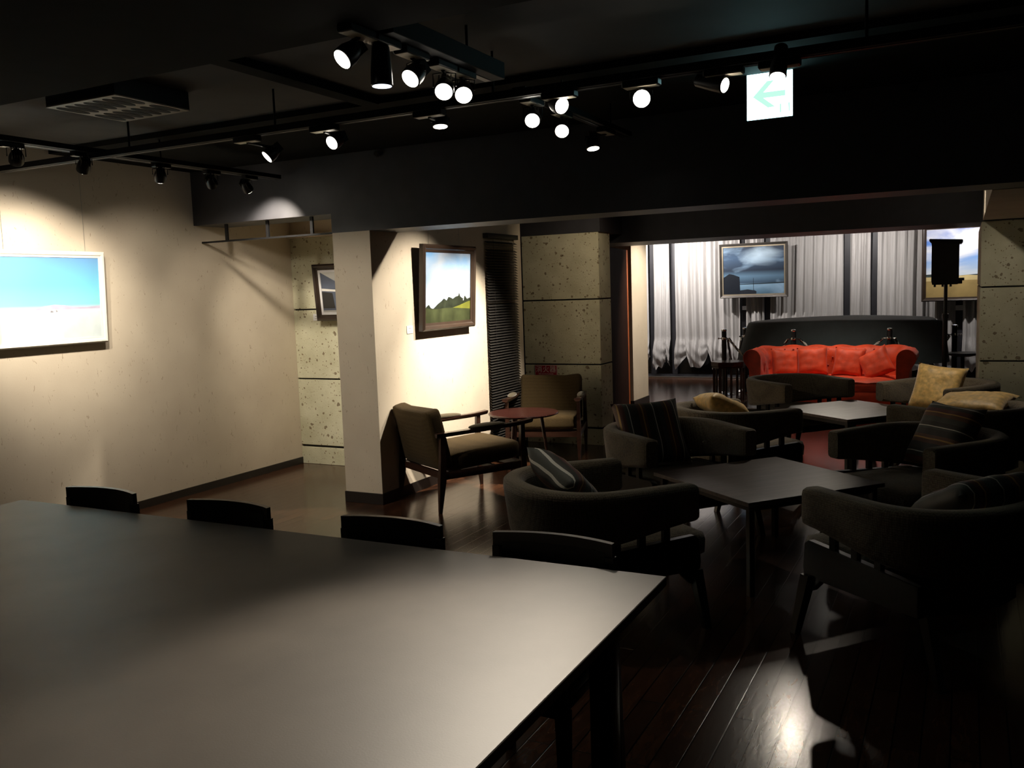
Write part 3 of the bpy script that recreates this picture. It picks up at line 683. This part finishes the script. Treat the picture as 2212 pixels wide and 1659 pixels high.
# ------------------------------------------------------------------ loudspeaker
t = thing('loudspeaker', 'black loudspeaker on a pole against the bright landscape painting', 'loudspeaker', (-.20, 11.2, 0))
b = MB(); b.loft([[(-.145*s, -.15*s, z), (.13*s, -.15*s, z), (.13*s, .13*s, z), (-.145*s, .13*s, z)] for s, z in ((.93, 1.50), (1, 1.54), (1, 1.93), (1.03, 1.97))]); b.build('cabinet', M['black'], t, 20)
b = MB(); b.loft([[(-.17*s, -.17*s, z), (.165*s, -.17*s, z-.02), (.165*s, .15*s, z-.02), (-.17*s, .15*s, z)] for s, z in ((.9, 1.965), (1.0, 1.985), (1.0, 2.005), (.95, 2.01))]); b.build('top_lid', M['black'], t, 20)
b = MB(); b.box(.10, .185, -.14, .05, 1.54, 1.57, .005); b.box(.10, .165, -.12, .03, 1.505, 1.54, .005); b.build('side_bracket', M['black'], t)
for x in (-.11, -.03, .05): MB().cyl((x, -.1, 1.475), (x, -.1, 1.51), .012).build('foot', M['black'], t)
MB().cyl((0, 0, .9), (0, 0, 1.52), .019).build('pole', M['metal'], t); MB().cyl((0, 0, .25), (0, 0, 1.15), .026).build('pole', M['metal'], t)
MB().cyl((0, 0, 1.12), (0, 0, 1.17), .034).build('collar', M['metal'], t)
for k in range(3):
    a = k*2*PI/3+.3; MB().cyl((.02*math.cos(a), .02*math.sin(a), .55), (.28*math.cos(a), .28*math.sin(a), .012), .011).build('leg', M['metal'], t)

# ------------------------------------------------------------------ pictures
def frame(name, label, mtx, w_, h_, fw_, dep, fm, canvas, layers=(), inner=None, group=None):
    """picture facing local -y; centre at origin; mtx places it"""
    t = thing(name, label, 'painting'); t.matrix_world = mtx
    b = MB()
    for k, (x0, x1, z0, z1, d) in enumerate(((0, 1, 0, 1, 0),)):
        W, H_ = w_/2, h_/2; prof = [(0, 0), (0, -dep*.7), (fw_*.25, -dep), (fw_*.55, -dep*.85), (fw_*.7, -dep*.6), (fw_, -dep*.5), (fw_, 0)]
        rings = [[(sx*(W-o), y, sz*(H_-o)) for o, y in prof] for sx, sz in ((-1, -1), (1, -1), (1, 1), (-1, 1), (-1, -1))]
        b.loft(rings, cap=False)
    b.build('frame', fm, t, 30)
    cw, chh = w_-2*fw_, h_-2*fw_
    if inner:
        iw, im = inner; b = MB(); W, H_ = cw/2, chh/2; y = -dep*.42
        for x0, x1, z0, z1 in ((-W, W, H_-iw, H_), (-W, W, -H_, -H_+iw), (-W, -W+iw, -H_+iw, H_-iw), (W-iw, W, -H_+iw, H_-iw)): b.box(x0, x1, y-.004, y+.004, z0, z1)
        b.build('mat_border', im, t, 0); cw -= 2*iw; chh -= 2*iw
    b = MB(); b.box(-cw/2, cw/2, -dep*.35, -.002, -chh/2, chh/2); mats = [canvas]; yl = -dep*.35
    for k, (m, pts) in enumerate(layers):
        mats.append(m); b.mi = k+1
        b.prism([((u-.5)*cw, (v-.5)*chh) for u, v in pts], yl-.0006*(k+1), yl-.0006*k)
    b.build('canvas', mats, t, 0)
    MB().box(-w_/2+.01, w_/2-.01, -.002, .006, -h_/2+.01, h_/2-.01).build('backing', M['mull'], t, 0)
    return t
def T(x, y, z, rz=0, tilt=0, roll=0): return Matrix.Translation((x, y, z)) @ Matrix.Rotation(rz, 4, 'Z') @ Matrix.Rotation(tilt, 4, 'X') @ Matrix.Rotation(roll, 4, 'Y')
flat = lambda n_, c, v=.1, sc=12: mat('paint_'+n_, c, .4, var=v, scale=sc)
def hill(pts): return [(0, 0)]+pts+[(1, 0)]
cs1 = canvas_sky('paint_winter_sky', [(0, (.60, .68, .76)), (.36, (.70, .78, .84)), (.42, (.26, .72, .76)), (.66, (.17, .55, .74)), (1, (.14, .32, .62))])
frame('painting', 'snow landscape painting in white frame on the left wall', T(XL+.045, 4.09, 1.652, PI/2, R(2.4)), .86, .66, .045, .032, M['whiteframe'], cs1,
      [(flat('violet_hill', (.52, .50, .66)), hill([(0, .37), (.12, .35), (.3, .37), (.42, .41), (.52, .425), (.62, .415), (.72, .39), (.85, .385), (1, .40)])),
       (flat('snow', (.80, .85, .90), .04), hill([(0, .34), (.2, .345), (.4, .365), (.5, .372), (.6, .36), (.8, .36), (1, .36)])),
       (flat('snow_lower', (.66, .76, .80), .05), [(0, 0), (0, .28), (.3, .31), (.55, .33), (.8, .31), (1, .33), (1, 0)]),
       (flat('snow_path', (.74, .78, .88), .03), [(.28, 0), (.52, .30), (.56, .30), (.60, 0)]),
       (flat('hut', (.30, .30, .34)), [(.475, .335), (.475, .345), (.485, .355), (.505, .34), (.505, .335)]),
       (flat('hut2', (.40, .40, .44)), [(.53, .34), (.53, .36), (.535, .365), (.545, .345), (.545, .34)])])
cs2 = canvas_sky('paint_summer_sky', [(0, (.3, .4, .5)), (.35, (.34, .43, .58)), (.7, (.32, .45, .62)), (1, (.14, .32, .60))], ((.50, .54, .60), .42, .72), (2.2, 1, 2.6))
frame('painting', 'summer sky and green hill painting in dark frame on the lit wall', T(XP+.05, 6.47, 1.645, PI/2, R(3.2)), .855, .70, .062, .05, M['darkframe'], cs2,
      [(flat('trees', (.016, .021, .012), .4, 25), hill([(0, .20), (.04, .24), (.08, .26), (.12, .21), (.17, .20), (.22, .23), (.28, .27), (.34, .30), (.40, .34), (.46, .31), (.5, .36), (.55, .35), (.6, .33), (.66, .36), (.72, .37), (.745, .42), (.77, .36), (.83, .33), (.88, .37), (.93, .32), (1, .34)])),
       (flat('lit_meadow', (.13, .14, .022), .25, 8), hill([(0, .16), (.3, .17), (.55, .19), (.75, .23), (.9, .27), (1, .29)])),
       (flat('dark_meadow', (.034, .042, .017), .4, 8), hill([(0, .22), (.1, .20), (.25, .19), (.42, .20), (.6, .20), (.8, .185), (1, .17)])),
       (flat('white_shed', (.40, .43, .47)), [(.83, .30), (.85, .38), (.86, .37), (.845, .30)])])
cs3 = canvas_sky('paint_alley', [(0, (.50, .50, .48)), (.18, (.10, .10, .11)), (.55, (.14, .15, .18)), (1, (.62, .62, .58))])
frame('painting', 'partly hidden street painting in dark frame in the stone alcove behind the pillar', T(-5.02, 6.575, 1.64, 0, R(4.5)), .70, .52, .055, .05, M['darkframe'], cs3,
      [(flat('wall_blue', (.10, .12, .17)), [(0, .05), (0, 1), (.5, .62), (.5, .05)]), (flat('white_band', (.75, .74, .70)), [(0, .54), (0, .60), (.6, .52), (.6, .48)]),
       (flat('dark_arch', (.03, .03, .03)), [(0, .1), (0, .52), (.22, .48), (.25, .1)])], (.022, M['white']))
cs4 = canvas_sky('paint_storm_sky', [(0, (.06, .13, .20)), (.20, (.20, .34, .48)), (.24, (.035, .07, .12)), (.38, (.10, .19, .29)), (.5, (.012, .025, .05)), (.78, (.04, .085, .16)), (1, (.012, .025, .05))], ((.30, .46, .64), .52, .80), (1.8, 1, 3.8), .5, (.62, .80, .38, (.50, .66, .80)))
frame('painting', 'dark storm sky over water painting in pale frame in front of the curtains', T(-3.07, 14.72, 1.79, 0, R(2)), 1.09, .88, .042, .05, M['greyframe'], cs4,
      [(flat('far_shore', (.02, .035, .05)), [(0, .20), (0, .215), (.3, .215), (.8, .235), (1, .24), (1, .215), (.6, .205)]),
       (flat('boathouse', (.008, .012, .02)), [(0, 0), (0, .36), (.10, .44), (.17, .42), (.27, .37), (.28, 0)]),
       (flat('boat', (.015, .02, .03)), [(.27, .0), (.27, .08), (.40, .10), (.52, .075), (.55, .05), (.54, 0)]), (flat('mast', (.02, .03, .04)), [(.497, .08), (.497, .34), (.503, .34), (.503, .08)])], (.018, M['goldframe']))
cs5 = canvas_sky('paint_field_sky', [(0, (.4, .55, .7)), (.3, (.55, .68, .80)), (.6, (.16, .34, .74)), (1, (.05, .14, .58))], ((.80, .82, .84), .40, .60), (1.6, 1, 3.2), .5)
frame('painting', 'large blue sky over yellow field painting behind the loudspeaker', T(.09, 14.72, 1.78, 0, R(1.5)), 1.36, 1.12, .06, .05, M['darkframe'], cs5,
      [(flat('far_trees', (.05, .07, .07), .4, 20), hill([(0, .34), (.2, .35), (.3, .31), (.42, .32), (.55, .33), (.62, .36), (.70, .33), (1, .34)])),
       (flat('field_light', (.62, .50, .24), .15, 4), hill([(0, .30), (.2, .30), (.45, .32), (.7, .30), (1, .31)])),
       (flat('field', (.36, .26, .10), .2, 4), hill([(0, .24), (.3, .25), (.6, .245), (1, .25)]))])
# caption cards and hanging wires
gcard = 'small white caption cards beside the paintings'
def card(x, y, z, rz, w_, h_, label):
    b = MB(); b.box(-w_/2, w_/2, -.004, 0, -h_/2, h_/2, .0008, 1); b.mi = 1; b.box(-w_*.22, w_*.22, -.0045, -.004, h_*.12, h_*.2); b.box(-w_*.3, w_*.3, -.0045, -.004, -h_*.22, -h_*.17)
    o = b.build('caption_card', [M['white'], M['tray']], None, 0); o.location = (x, y, z); o.rotation_euler = (0, 0, rz); tag(o, label, 'card', gcard)
card(XP+.001, 5.953, 1.316, PI/2, .085, .062, 'small white caption card at lower left of the summer hill painting')
card(-5.44, 6.645, 1.41, 0, .085, .062, 'small white caption card on the alcove stone under the tilted frame')
card(-3.27, 15.015, 1.175, 0, .10, .065, 'white caption card on the dark mullion under the storm painting')
card(-.07, 15.015, 1.11, 0, .12, .075, 'white caption card on the dark mullion right of the loudspeaker')
def wire(x, y, z0, z1, label):
    o = MB().cyl((x, y, z0), (x, y, z1), .0012, seg=6).build('picture_wire', M['steel']); tag(o, label, 'wire', 'thin picture hanging wires')
wire(XL+.01, 4.42, 1.97, 2.66, 'thin hanging wire above the right end of the snow painting')
wire(XL+.01, 3.80, 1.97, 2.66, 'thin hanging wire above the left part of the snow painting')
wire(XP+.008, 6.28, 2.0, 2.4, 'thin hanging wire above the left part of the summer hill painting')
wire(XP+.008, 6.78, 2.0, 2.4, 'thin hanging wire above the right part of the summer hill painting')

for x, lb in ((-3.42, 'left hanging wire of the storm painting'), (-2.72, 'right hanging wire of the storm painting')): wire(x, 14.715, 2.22, 2.75, lb)
for x, lb in ((-.30, 'left hanging wire of the field painting'), (.45, 'right hanging wire of the field painting')): wire(x, 14.715, 2.33, 2.75, lb)

# ------------------------------------------------------------------ venetian blind
t = thing('venetian_blind', 'tall narrow black venetian blind on the lit wall right of the hill painting', 'blind', (XP, 7.535, 0))
b = MB(); b.box(.0, .055, -.31, .31, 2.085, 2.13, .003); b.build('head_rail', M['black'], t)
ns = 78
for k in range(ns):
    z = .10+k*(1.975/ns); b = MB(); tl = R(38 if k not in (76, 75, 55) else 15)
    b.box(-.0175, .0175, -.305, .305, -.0006, .0006, 0, 1, Matrix.Translation((.028, 0, z)) @ Matrix.Rotation(tl, 4, 'Y'))
    b.build('slat', M['slat'], t, 0)
b = MB(); b.box(.008, .048, -.305, .305, .07, .09, .003); b.build('bottom_rail', M['black'], t)
for y in (-.2, .2): MB().cyl((.05, y, .09), (.05, y, 2.09), .001, seg=5).build('cord', M['black'], t)

# ------------------------------------------------------------------ hanging rail under the left beam
t = thing('hanging_rail', 'thin black rail hung on three rods below the left end of the beam', 'rail', (-5.0, 5.56, 0))
MB().box(-.715, .70, -.012, .012, 2.078, 2.092).build('rail', M['metal'], t, 0)
for x in (-.44, 0.0, .45): MB().box(x-.013, x+.013, -.008, .008, 2.09, 2.223).build('rod', M['metal'], t, 0)

# ------------------------------------------------------------------ signs
def text_mesh(txt, size, sx=1):
    cu = bpy.data.curves.new('txt', 'FONT'); cu.body = txt; cu.size = size; cu.extrude = .0004; cu.align_x = 'CENTER'; cu.align_y = 'CENTER'; cu.resolution_u = 3
    o = bpy.data.objects.new('txt', cu); C.objects.link(o); bpy.context.view_layer.update()
    me = bpy.data.meshes.new_from_object(o.evaluated_get(bpy.context.evaluated_depsgraph_get())); bpy.data.objects.remove(o); bpy.data.curves.remove(cu)
    me.transform(Matrix.Scale(sx, 4, (1, 0, 0))); return me
t = thing('fire_extinguisher_sign', 'crimson plate with white characters on the centre stone wall', 'sign', (-3.87, 8.346, .762))
b = MB(); b.box(-.128, .128, -.003, 0, -.056, .056, .0006, 1); b.build('plate', M['redplate'], t, 0)
b = MB()
for x0, x1, z0, z1 in ((-.126, .126, .050, .054), (-.126, .126, -.054, -.050), (-.126, -.122, -.05, .05), (.122, .126, -.05, .05)): b.box(x0, x1, -.0036, -.003, z0, z1)
b.build('border', M['platewhite'], t, 0)
for txt, size, z, x in (('消', .074, .008, -.078), ('火', .074, .008, 0), ('器', .074, .008, .078), ('FIRE EXTINGUISHER', .019, -.038, 0)):
    me = text_mesh(txt, size); me.materials.clear(); me.materials.append(M['platewhite']); o = bpy.data.objects.new('lettering', me); C.objects.link(o); o.parent = t
    o.location = (x, -.0034, z); o.rotation_euler = (PI/2, 0, 0)
t = thing('exit_sign', 'lit white exit guide sign with green arrow pointing left', 'sign', (-.905, 4.75, 2.54))
b = MB(); b.box(-.118, .118, 0, .035, -.118, .118, .004); b.build('housing', M['metal'], t)
e_ = MB(); e_.box(-.113, .113, -.004, .002, -.113, .113); e_.build('panel', emis('sign_white', (.50, .95, 1), 8), t, 0)
gm = emis('sign_green', (.42, 1, .62), 1.35)
b = MB(); ar = [(-.083, .0), (-.012, .072), (.022, .072), (-.03, .018), (.078, .018), (.078, -.010), (-.03, -.010), (.028, -.058), (-.008, -.060)]
b.prism(ar, -.0052, -.004); b.build('arrow', gm, t, 0)
b = MB(); b.prism([(.050, -.048), (.058, -.048), (.058, -.090), (.050, -.090)], -.0052, -.004); b.prism([(.092, -.046), (.100, -.046), (.100, -.086), (.094, -.090)], -.0052, -.004)
b.prism([(.070, -.055), (.078, -.066), (.076, -.068)], -.0052, -.004); b.build('pictogram', gm, t, 0)
MB().box(-.02, .02, .005, .03, .118, .2).build('mount', M['metal'], t, 0)

# ------------------------------------------------------------------ lighting tracks and spotlights
def track(label, a, c, wdt=.05, zt=2.50, zb=2.465, rods=(), ztop=ZC, gr='ceiling lighting tracks'):
    t = thing('lighting_track', label, 'lighting track', (a[0], a[1], 0), 0, gr)
    dx, dy = c[0]-a[0], c[1]-a[1]; al = dx > dy
    def bx(x0, x1, w_, z0, z1):
        return MB().box(*((x0, x1, -w_, w_) if al else (-w_, w_, x0, x1)), z0, z1, .002, 1)
    L_ = max(dx, dy); bx(0, L_, wdt, zb, zt).build('channel', M['trackblack'], t, 0)
    bx(.01, L_-.01, wdt*.22, zb-.002, zb).build('conductor_strip', M['metal'], t, 0)
    for u in rods:
        x, y = (u, 0) if al else (0, u); MB().cyl((x, y, zt), (x, y, ztop), .006).build('rod', M['metal'], t)
    return t
track('long black lighting track running across the room parallel to the beam', (-5.55, 3.72), (3.3, 3.72), .034, rods=(1.2, 2.3, 3.6, 5.2))
track('short black lighting track with a row of bright spotlights, above the dining table', (-1.85, 2.66), (-1.85, 3.50), .075, 2.57, 2.50, rods=(.2, .65))
track('thin black lighting track continuing past the cross track towards the beam', (-1.85, 3.78), (-1.85, 5.25), .034, 2.53, 2.50, rods=(.5, 1.2))
track('black lighting track at left carrying pods that face the cream wall', (-4.7, 2.66), (-4.7, 5.35), .055, 2.53, 2.50, rods=(.3, 1.6))
track('lighting track hidden behind the beam above the tub chairs', (-2.7, 6.1), (-2.7, 8.2), .05, 2.62, 2.585, (.5, 2.0), 2.75)
track('lighting track hidden behind the beam near the second coffee table', (-2.0, 7.8), (1.0, 7.8), .05, 2.53, 2.50, (.5, 2.0), 2.75)
track('lighting track in the rear room above the curtains', (-5.2, 13.75), (1.2, 13.75), .05, 2.62, 2.585, (.8, 3.0, 5), 2.75)
gl, gx, gd = 'pods on the left track', 'spotlights on the long cross track', 'spotlights on the short track above the dining table'
def spot(label, pos, tgt, power, ang=50, col=(1, .88, .72), lens='lens', body='pod', zr=2.465, grp='track spotlights', blend=.7, r=.0355):
    p = Vector(pos); d = (Vector(tgt)-p).normalized()
    mt = {gx: (p.x, 3.72), gd: (-1.85, p.y), gl: (-4.7, p.y)}.get(grp, (p.x, p.y))
    t = thing('track_spotlight', label, 'spotlight', (mt[0], mt[1], zr), 0, grp)
    q = d.to_track_quat('-Z', 'Y'); lp = p-Vector((mt[0], mt[1], zr))
    m4 = Matrix.Translation(lp) @ q.to_matrix().to_4x4()       # local -z = aim, origin = lens centre
    aw, al_ = (.022, .065) if grp == gl else ((.03, .08) if grp == gd else (.08, .026))
    ab = MB().box(-aw, aw, -al_, al_, -.026, 0, .003, 1).build('adapter_box', M['metal'], t, 0)
    if lens == 'lens' and power > 0 and grp in (gd, gx): MB().box(-aw*.9, aw*.9, -al_*.92, al_*.92, -.028, -.026).build('lit_underside', M['cream'], ab, 0)  # lit underside painted as a lighter plate, only on glowing lamps
    Lb = .13 if body == 'can' else .085
    if body == 'can':
        MB().lathe([(r, -.004), (r+.004, 0), (r+.002, .05), (r-.004, Lb), (r-.010, Lb+.006)], 28, m4).build('housing', M['metal'], t)
    else:
        MB().lathe([(r, -.003), (r+.004, 0), (r+.004, .03), (r-.002, .055), (r-.014, Lb), (r-.022, Lb+.004)], 28, m4).build('housing', M['metal'], t)
        b = MB()
        for k in range(5): b.box(-.024+k*.012-.0015, -.024+k*.012+.0015, -.026, .026, .05, Lb+.008, 0, 1, m4)
        b.build('cooling_fin', M['metal'], t, 0)
    MB().lathe([(r-.001, -.0045), (r-.006, -.0055), (.004, -.0065)], 28, m4).build('lens', M[lens], t)
    piv = m4 @ Vector((0, 0, .04)); topz = -.03
    st = Vector((piv.x, piv.y, topz)); b = MB(); sd = (m4.to_3x3() @ Vector((1, 0, 0))); sd.z = 0
    sd = sd.normalized() if sd.length > .01 else Vector((1, 0, 0))
    if body != 'can':
        for s in (-1, 1): b.tube([st+Vector((0, 0, .0)), st+sd*s*(r+.010)+Vector((0, 0, -.006)), piv+sd*s*(r+.010)], .003, 6)
    b.cyl((0, 0, -.028), (st.x, st.y, min(-.034, topz)), .008); b.cyl(st, st+Vector((0, 0, -.012)), .01)
    if body == 'can': b.cyl(st, piv, .009)
    b.build('yoke', M['metal'], t)
    if power > 0:
        ld = bpy.data.lights.new('beam_light', 'SPOT'); ld.energy = power*POW; ld.spot_size = math.radians(ang); ld.spot_blend = blend; ld.color = col; ld.shadow_soft_size = .03
        lo = bpy.data.objects.new('beam_light', ld); C.objects.link(lo); lo.parent = t; lo.matrix_local = Matrix.Translation(lp+d*.012) @ q.to_matrix().to_4x4()
    return t
spot('added unseen black pod on the left track, nearest to the camera, aimed at the pillar', (-4.70, 2.76, 2.40), (-4.15, 5.48, 1.0), 120, 46, grp=gl, zr=2.5)  # out of view, added to brighten the pillar front
spot('leftmost pod on the left track, with light-edged cooling fins', (-4.67, 3.23, 2.40), (-5.72, 3.85, 1.75), 130, 60, grp=gl, zr=2.5)
spot('black pod second from left on the left track, against the cream wall', (-4.70, 3.67, 2.40), (-5.72, 4.1, 1.5), 110, 75, grp=gl, zr=2.5)
spot('black pod third from left on the left track, tilted left against the cream wall', (-4.72, 4.26, 2.40), (-5.72, 5.0, 1.2), 36, 90, grp=gl, zr=2.5)
spot('dark pod fourth from left, in front of the left end of the beam', (-4.70, 4.70, 2.40), (-5.6, 6.3, 1.0), 30, 75, grp=gl, zr=2.5)
spot('dark pod fifth from left, in front of the beam above the hanging rail', (-4.72, 5.07, 2.40), (-5.15, 6.65, 1.1), 110, 80, grp=gl, zr=2.5)
spot('tilted bright spotlight, leftmost lit lens on the long track', (-3.45, 3.87, 2.38), (-4.6, 2.2, .6), 20, 70, grp=gx)
spot('bright oval spotlight on the long track, second lit lens from left', (-2.93, 3.78, 2.39), (-3.3, 1.0, .8), 10, 50, grp=gx)
spot('spotlight with visible yoke pointing down, below the row of bright lamps', (-2.30, 3.82, 2.41), (-2.10, 3.55, 0), 14, 70, grp=gx)
spot('side-facing spotlight on the long track just above two round bright lamps', (-1.62, 3.74, 2.41), (.6, 2.4, 1.3), 2, 40, grp=gx)
spot('brightest round glaring spotlight, left of the exit sign', (-1.24, 3.72, 2.39), (-.02, .35, 1.55), 30, 36, grp=gx, r=.037)
spot('side-facing dark spotlight between the glaring lamp and the exit sign', (-.89, 3.72, 2.40), (1.4, 3.0, 1.6), 2, 40, grp=gx, body='can', r=.030)
spot('black spotlight hanging in front of the lit exit sign', (-.67, 3.68, 2.40), (-.75, 2.7, .2), 1.5, 40, grp=gx, body='can', r=.030)
spot('bright oval spotlight at far left of the row above the table', (-1.92, 2.56, 2.41), (-2.6, .85, .9), 10, 60, grp=gd, zr=2.5)
spot('black cylinder spotlight pointing straight down beside the cream ceiling ring', (-1.86, 2.70, 2.34), (-1.86, 2.66, 0), 3, 40, grp=gd, zr=2.5, lens='lensoff', body='can')
spot('bright spotlight right of the black cylinder lamp', (-1.86, 2.89, 2.40), (-2.2, .9, .72), 10, 60, grp=gd, zr=2.5)
spot('bright spotlight with visible yoke, middle of the short track', (-1.85, 3.11, 2.39), (-1.0, 1.15, .72), 75, 52, grp=gd, zr=2.5)
spot('bright spotlight at the right of the row, by the ceiling rod', (-1.84, 3.25, 2.40), (-.75, 1.2, .72), 85, 52, grp=gd, zr=2.5)
spot('round bright spotlight left of a pair, on the farther part of the short track', (-1.85, 3.92, 2.40), (-.9, 1.4, .72), 75, 38, grp=gd, zr=2.5)
spot('round bright spotlight right and lower of a pair, farther part of the short track', (-1.85, 4.27, 2.40), (-.95, 1.7, .72), 75, 36, grp=gd, zr=2.5)
spot('thin bright sliver of a spotlight, lowest right on the short track', (-1.93, 4.90, 2.40), (-1.5, 4.5, 0), 2, 40, grp=gd, zr=2.5)
gh = 'spotlights behind the beam'
spot('hidden spotlight behind the beam washing the lit wall', (-2.72, 6.70, 2.47), (-3.95, 6.74, .66), 560, 68, grp=gh, zr=2.585)
spot('hidden spotlight behind the beam lighting the start of the lit wall', (-2.70, 6.22, 2.47), (-3.95, 6.0, 1.1), 230, 66, grp=gh, zr=2.585)
spot('added unseen spotlight behind the beam over the centre stone wall', (-2.70, 7.50, 2.47), (-3.65, 8.35, 1.65), 17, 74, (1, .80, .56), grp=gh, zr=2.585)  # extra unseen lamp, lifts the centre stone
spot('added unseen spotlight behind the beam aimed at the right stone wall', (-.25, 7.80, 2.42), (.9, 9.0, 1.15), 16, 72, grp=gh, zr=2.5)  # unseen lamp put in to brighten the right stone
spot('added unseen spotlight behind the beam aimed at the nearer coffee table', (-.90, 7.80, 2.42), (-1.0, 5.04, .5), 36, 19, grp=gh, zr=2.5)  # lamp added to give the nearer table top its sheen
spot('hidden spotlight behind the beam aimed at the near floor', (-1.32, 7.80, 2.42), (-.55, 3.0, 0), 36, 8.5, grp=gh, zr=2.5)
spot('hidden spotlight behind the beam over the standing gold cushion', (-.45, 7.80, 2.42), (-.27, 8.40, .66), 46, 34, grp=gh, zr=2.5)
spot('hidden spotlight behind the beam over the flat gold cushion', (-.02, 7.80, 2.42), (.08, 7.32, .66), 34, 30, grp=gh, zr=2.5)
spot('hidden spotlight behind the beam over the small gold cushion', (-1.65, 7.80, 2.42), (-1.63, 6.78, .66), 60, 32, grp=gh, zr=2.5)
gr_ = 'spotlights in the rear room'
for k, (x, tx, tz, p_) in enumerate(((-4.9, -4.75, 1.8, 150), (-4.15, -4.1, 1.8, 165), (-3.0, -3.05, 1.8, 40), (-1.5, -1.5, 1.9, 85), (0.1, .1, 1.7, 75))):
    spot('hidden rear spotlight %s' % ('at the far left curtain', 'at the wide left curtain', 'over the storm painting', 'over the middle curtains', 'over the field painting')[k], (x, 13.75, 2.50), (tx, 14.95, tz), p_, 125, (1, .93, .88), grp=gr_, zr=2.585)
track('short lighting track above the red sofa', (-3.0, 11.22), (-.1, 11.22), .05, 2.62, 2.585, (.5, 2.0), 2.75)
spot('hidden spotlight above the left half of the red sofa', (-1.95, 11.22, 2.50), (-1.8, 11.75, .7), 72, 66, grp=gr_, zr=2.585)
spot('hidden spotlight above the right half of the red sofa', (-1.0, 11.22, 2.50), (-1.1, 11.75, .7), 72, 66, grp=gr_, zr=2.585)

spot('hidden spotlight above the sofa aimed at the cream wall stub', (-2.75, 11.22, 2.50), (-3.9, 11.35, 1.2), 200, 80, grp=gr_, zr=2.585)
spot('added unseen spotlight above the sofa aimed back at the far coffee table', (-1.45, 11.22, 2.50), (-.86, 7.97, .5), 75, 17, grp=gr_, zr=2.585)  # unseen lamp, added for the sheen on the far table top

# ------------------------------------------------------------------ ceiling items
t = thing('air_diffuser', 'square cream ceiling air diffuser with two rows of dark oval slots', 'air vent', (-3.90, 3.29, 2.595))
MB().box(-.25, .25, -.235, .235, .006, ZC-2.595, .003, 1).build('housing', M['black'], t, 0)
MB().box(-.25, .25, -.235, .235, 0, .006).build('face_plate', mat('cream_grille', (.42, .39, .32), .5), t, 0)
for k in range(7):
    for s in (-1, 1):
        x = -.205+k*.068; b = MB(); pts = [(x+.030*math.cos(a), s*.112+.095*math.copysign(abs(math.sin(a))**.7, math.sin(a))) for a in [i/20*2*PI for i in range(20)]]
        b.prism(pts, -.0015, .001, Matrix(((1, 0, 0, 0), (0, 0, 1, 0), (0, 1, 0, 0), (0, 0, 0, 1)))); b.build('slot', M['groove'], t, 0)
t = thing('downlight_ring', 'cream ceiling ring half hidden behind the black cylinder lamp', 'downlight', (-1.97, 2.92, 2.60))
b = MB(); b.lathe([(.055, 0), (.062, -.006), (.082, -.004), (.084, 0), (.084, .01), (.055, .012), (.055, 0)], 32, cap=False); b.build('ring', mat('cream_ring', (.6, .55, .4), .5), t)
MB().lathe([(.06, .004), (.06, .09)], 24).build('housing', M['black'], t)
for loc, lb in (((-3.83, 5.472, 2.62), 'tiny metal sprinkler head on the dark beam, centre left'), ((-.27, 5.472, 2.62), 'tiny glinting metal sprinkler head on the dark beam, right of the exit sign')):
    t = thing('sprinkler_head', lb, 'sprinkler', loc, 0, 'sprinkler heads')
    b = MB(); b.cyl((0, 0, 0), (0, -.03, 0), .006); b.cyl((0, -.03, 0), (0, -.033, 0), .018); b.cyl((0, -.012, 0), (0, -.014, 0), .022); b.build('nozzle', M['chrome'], t)
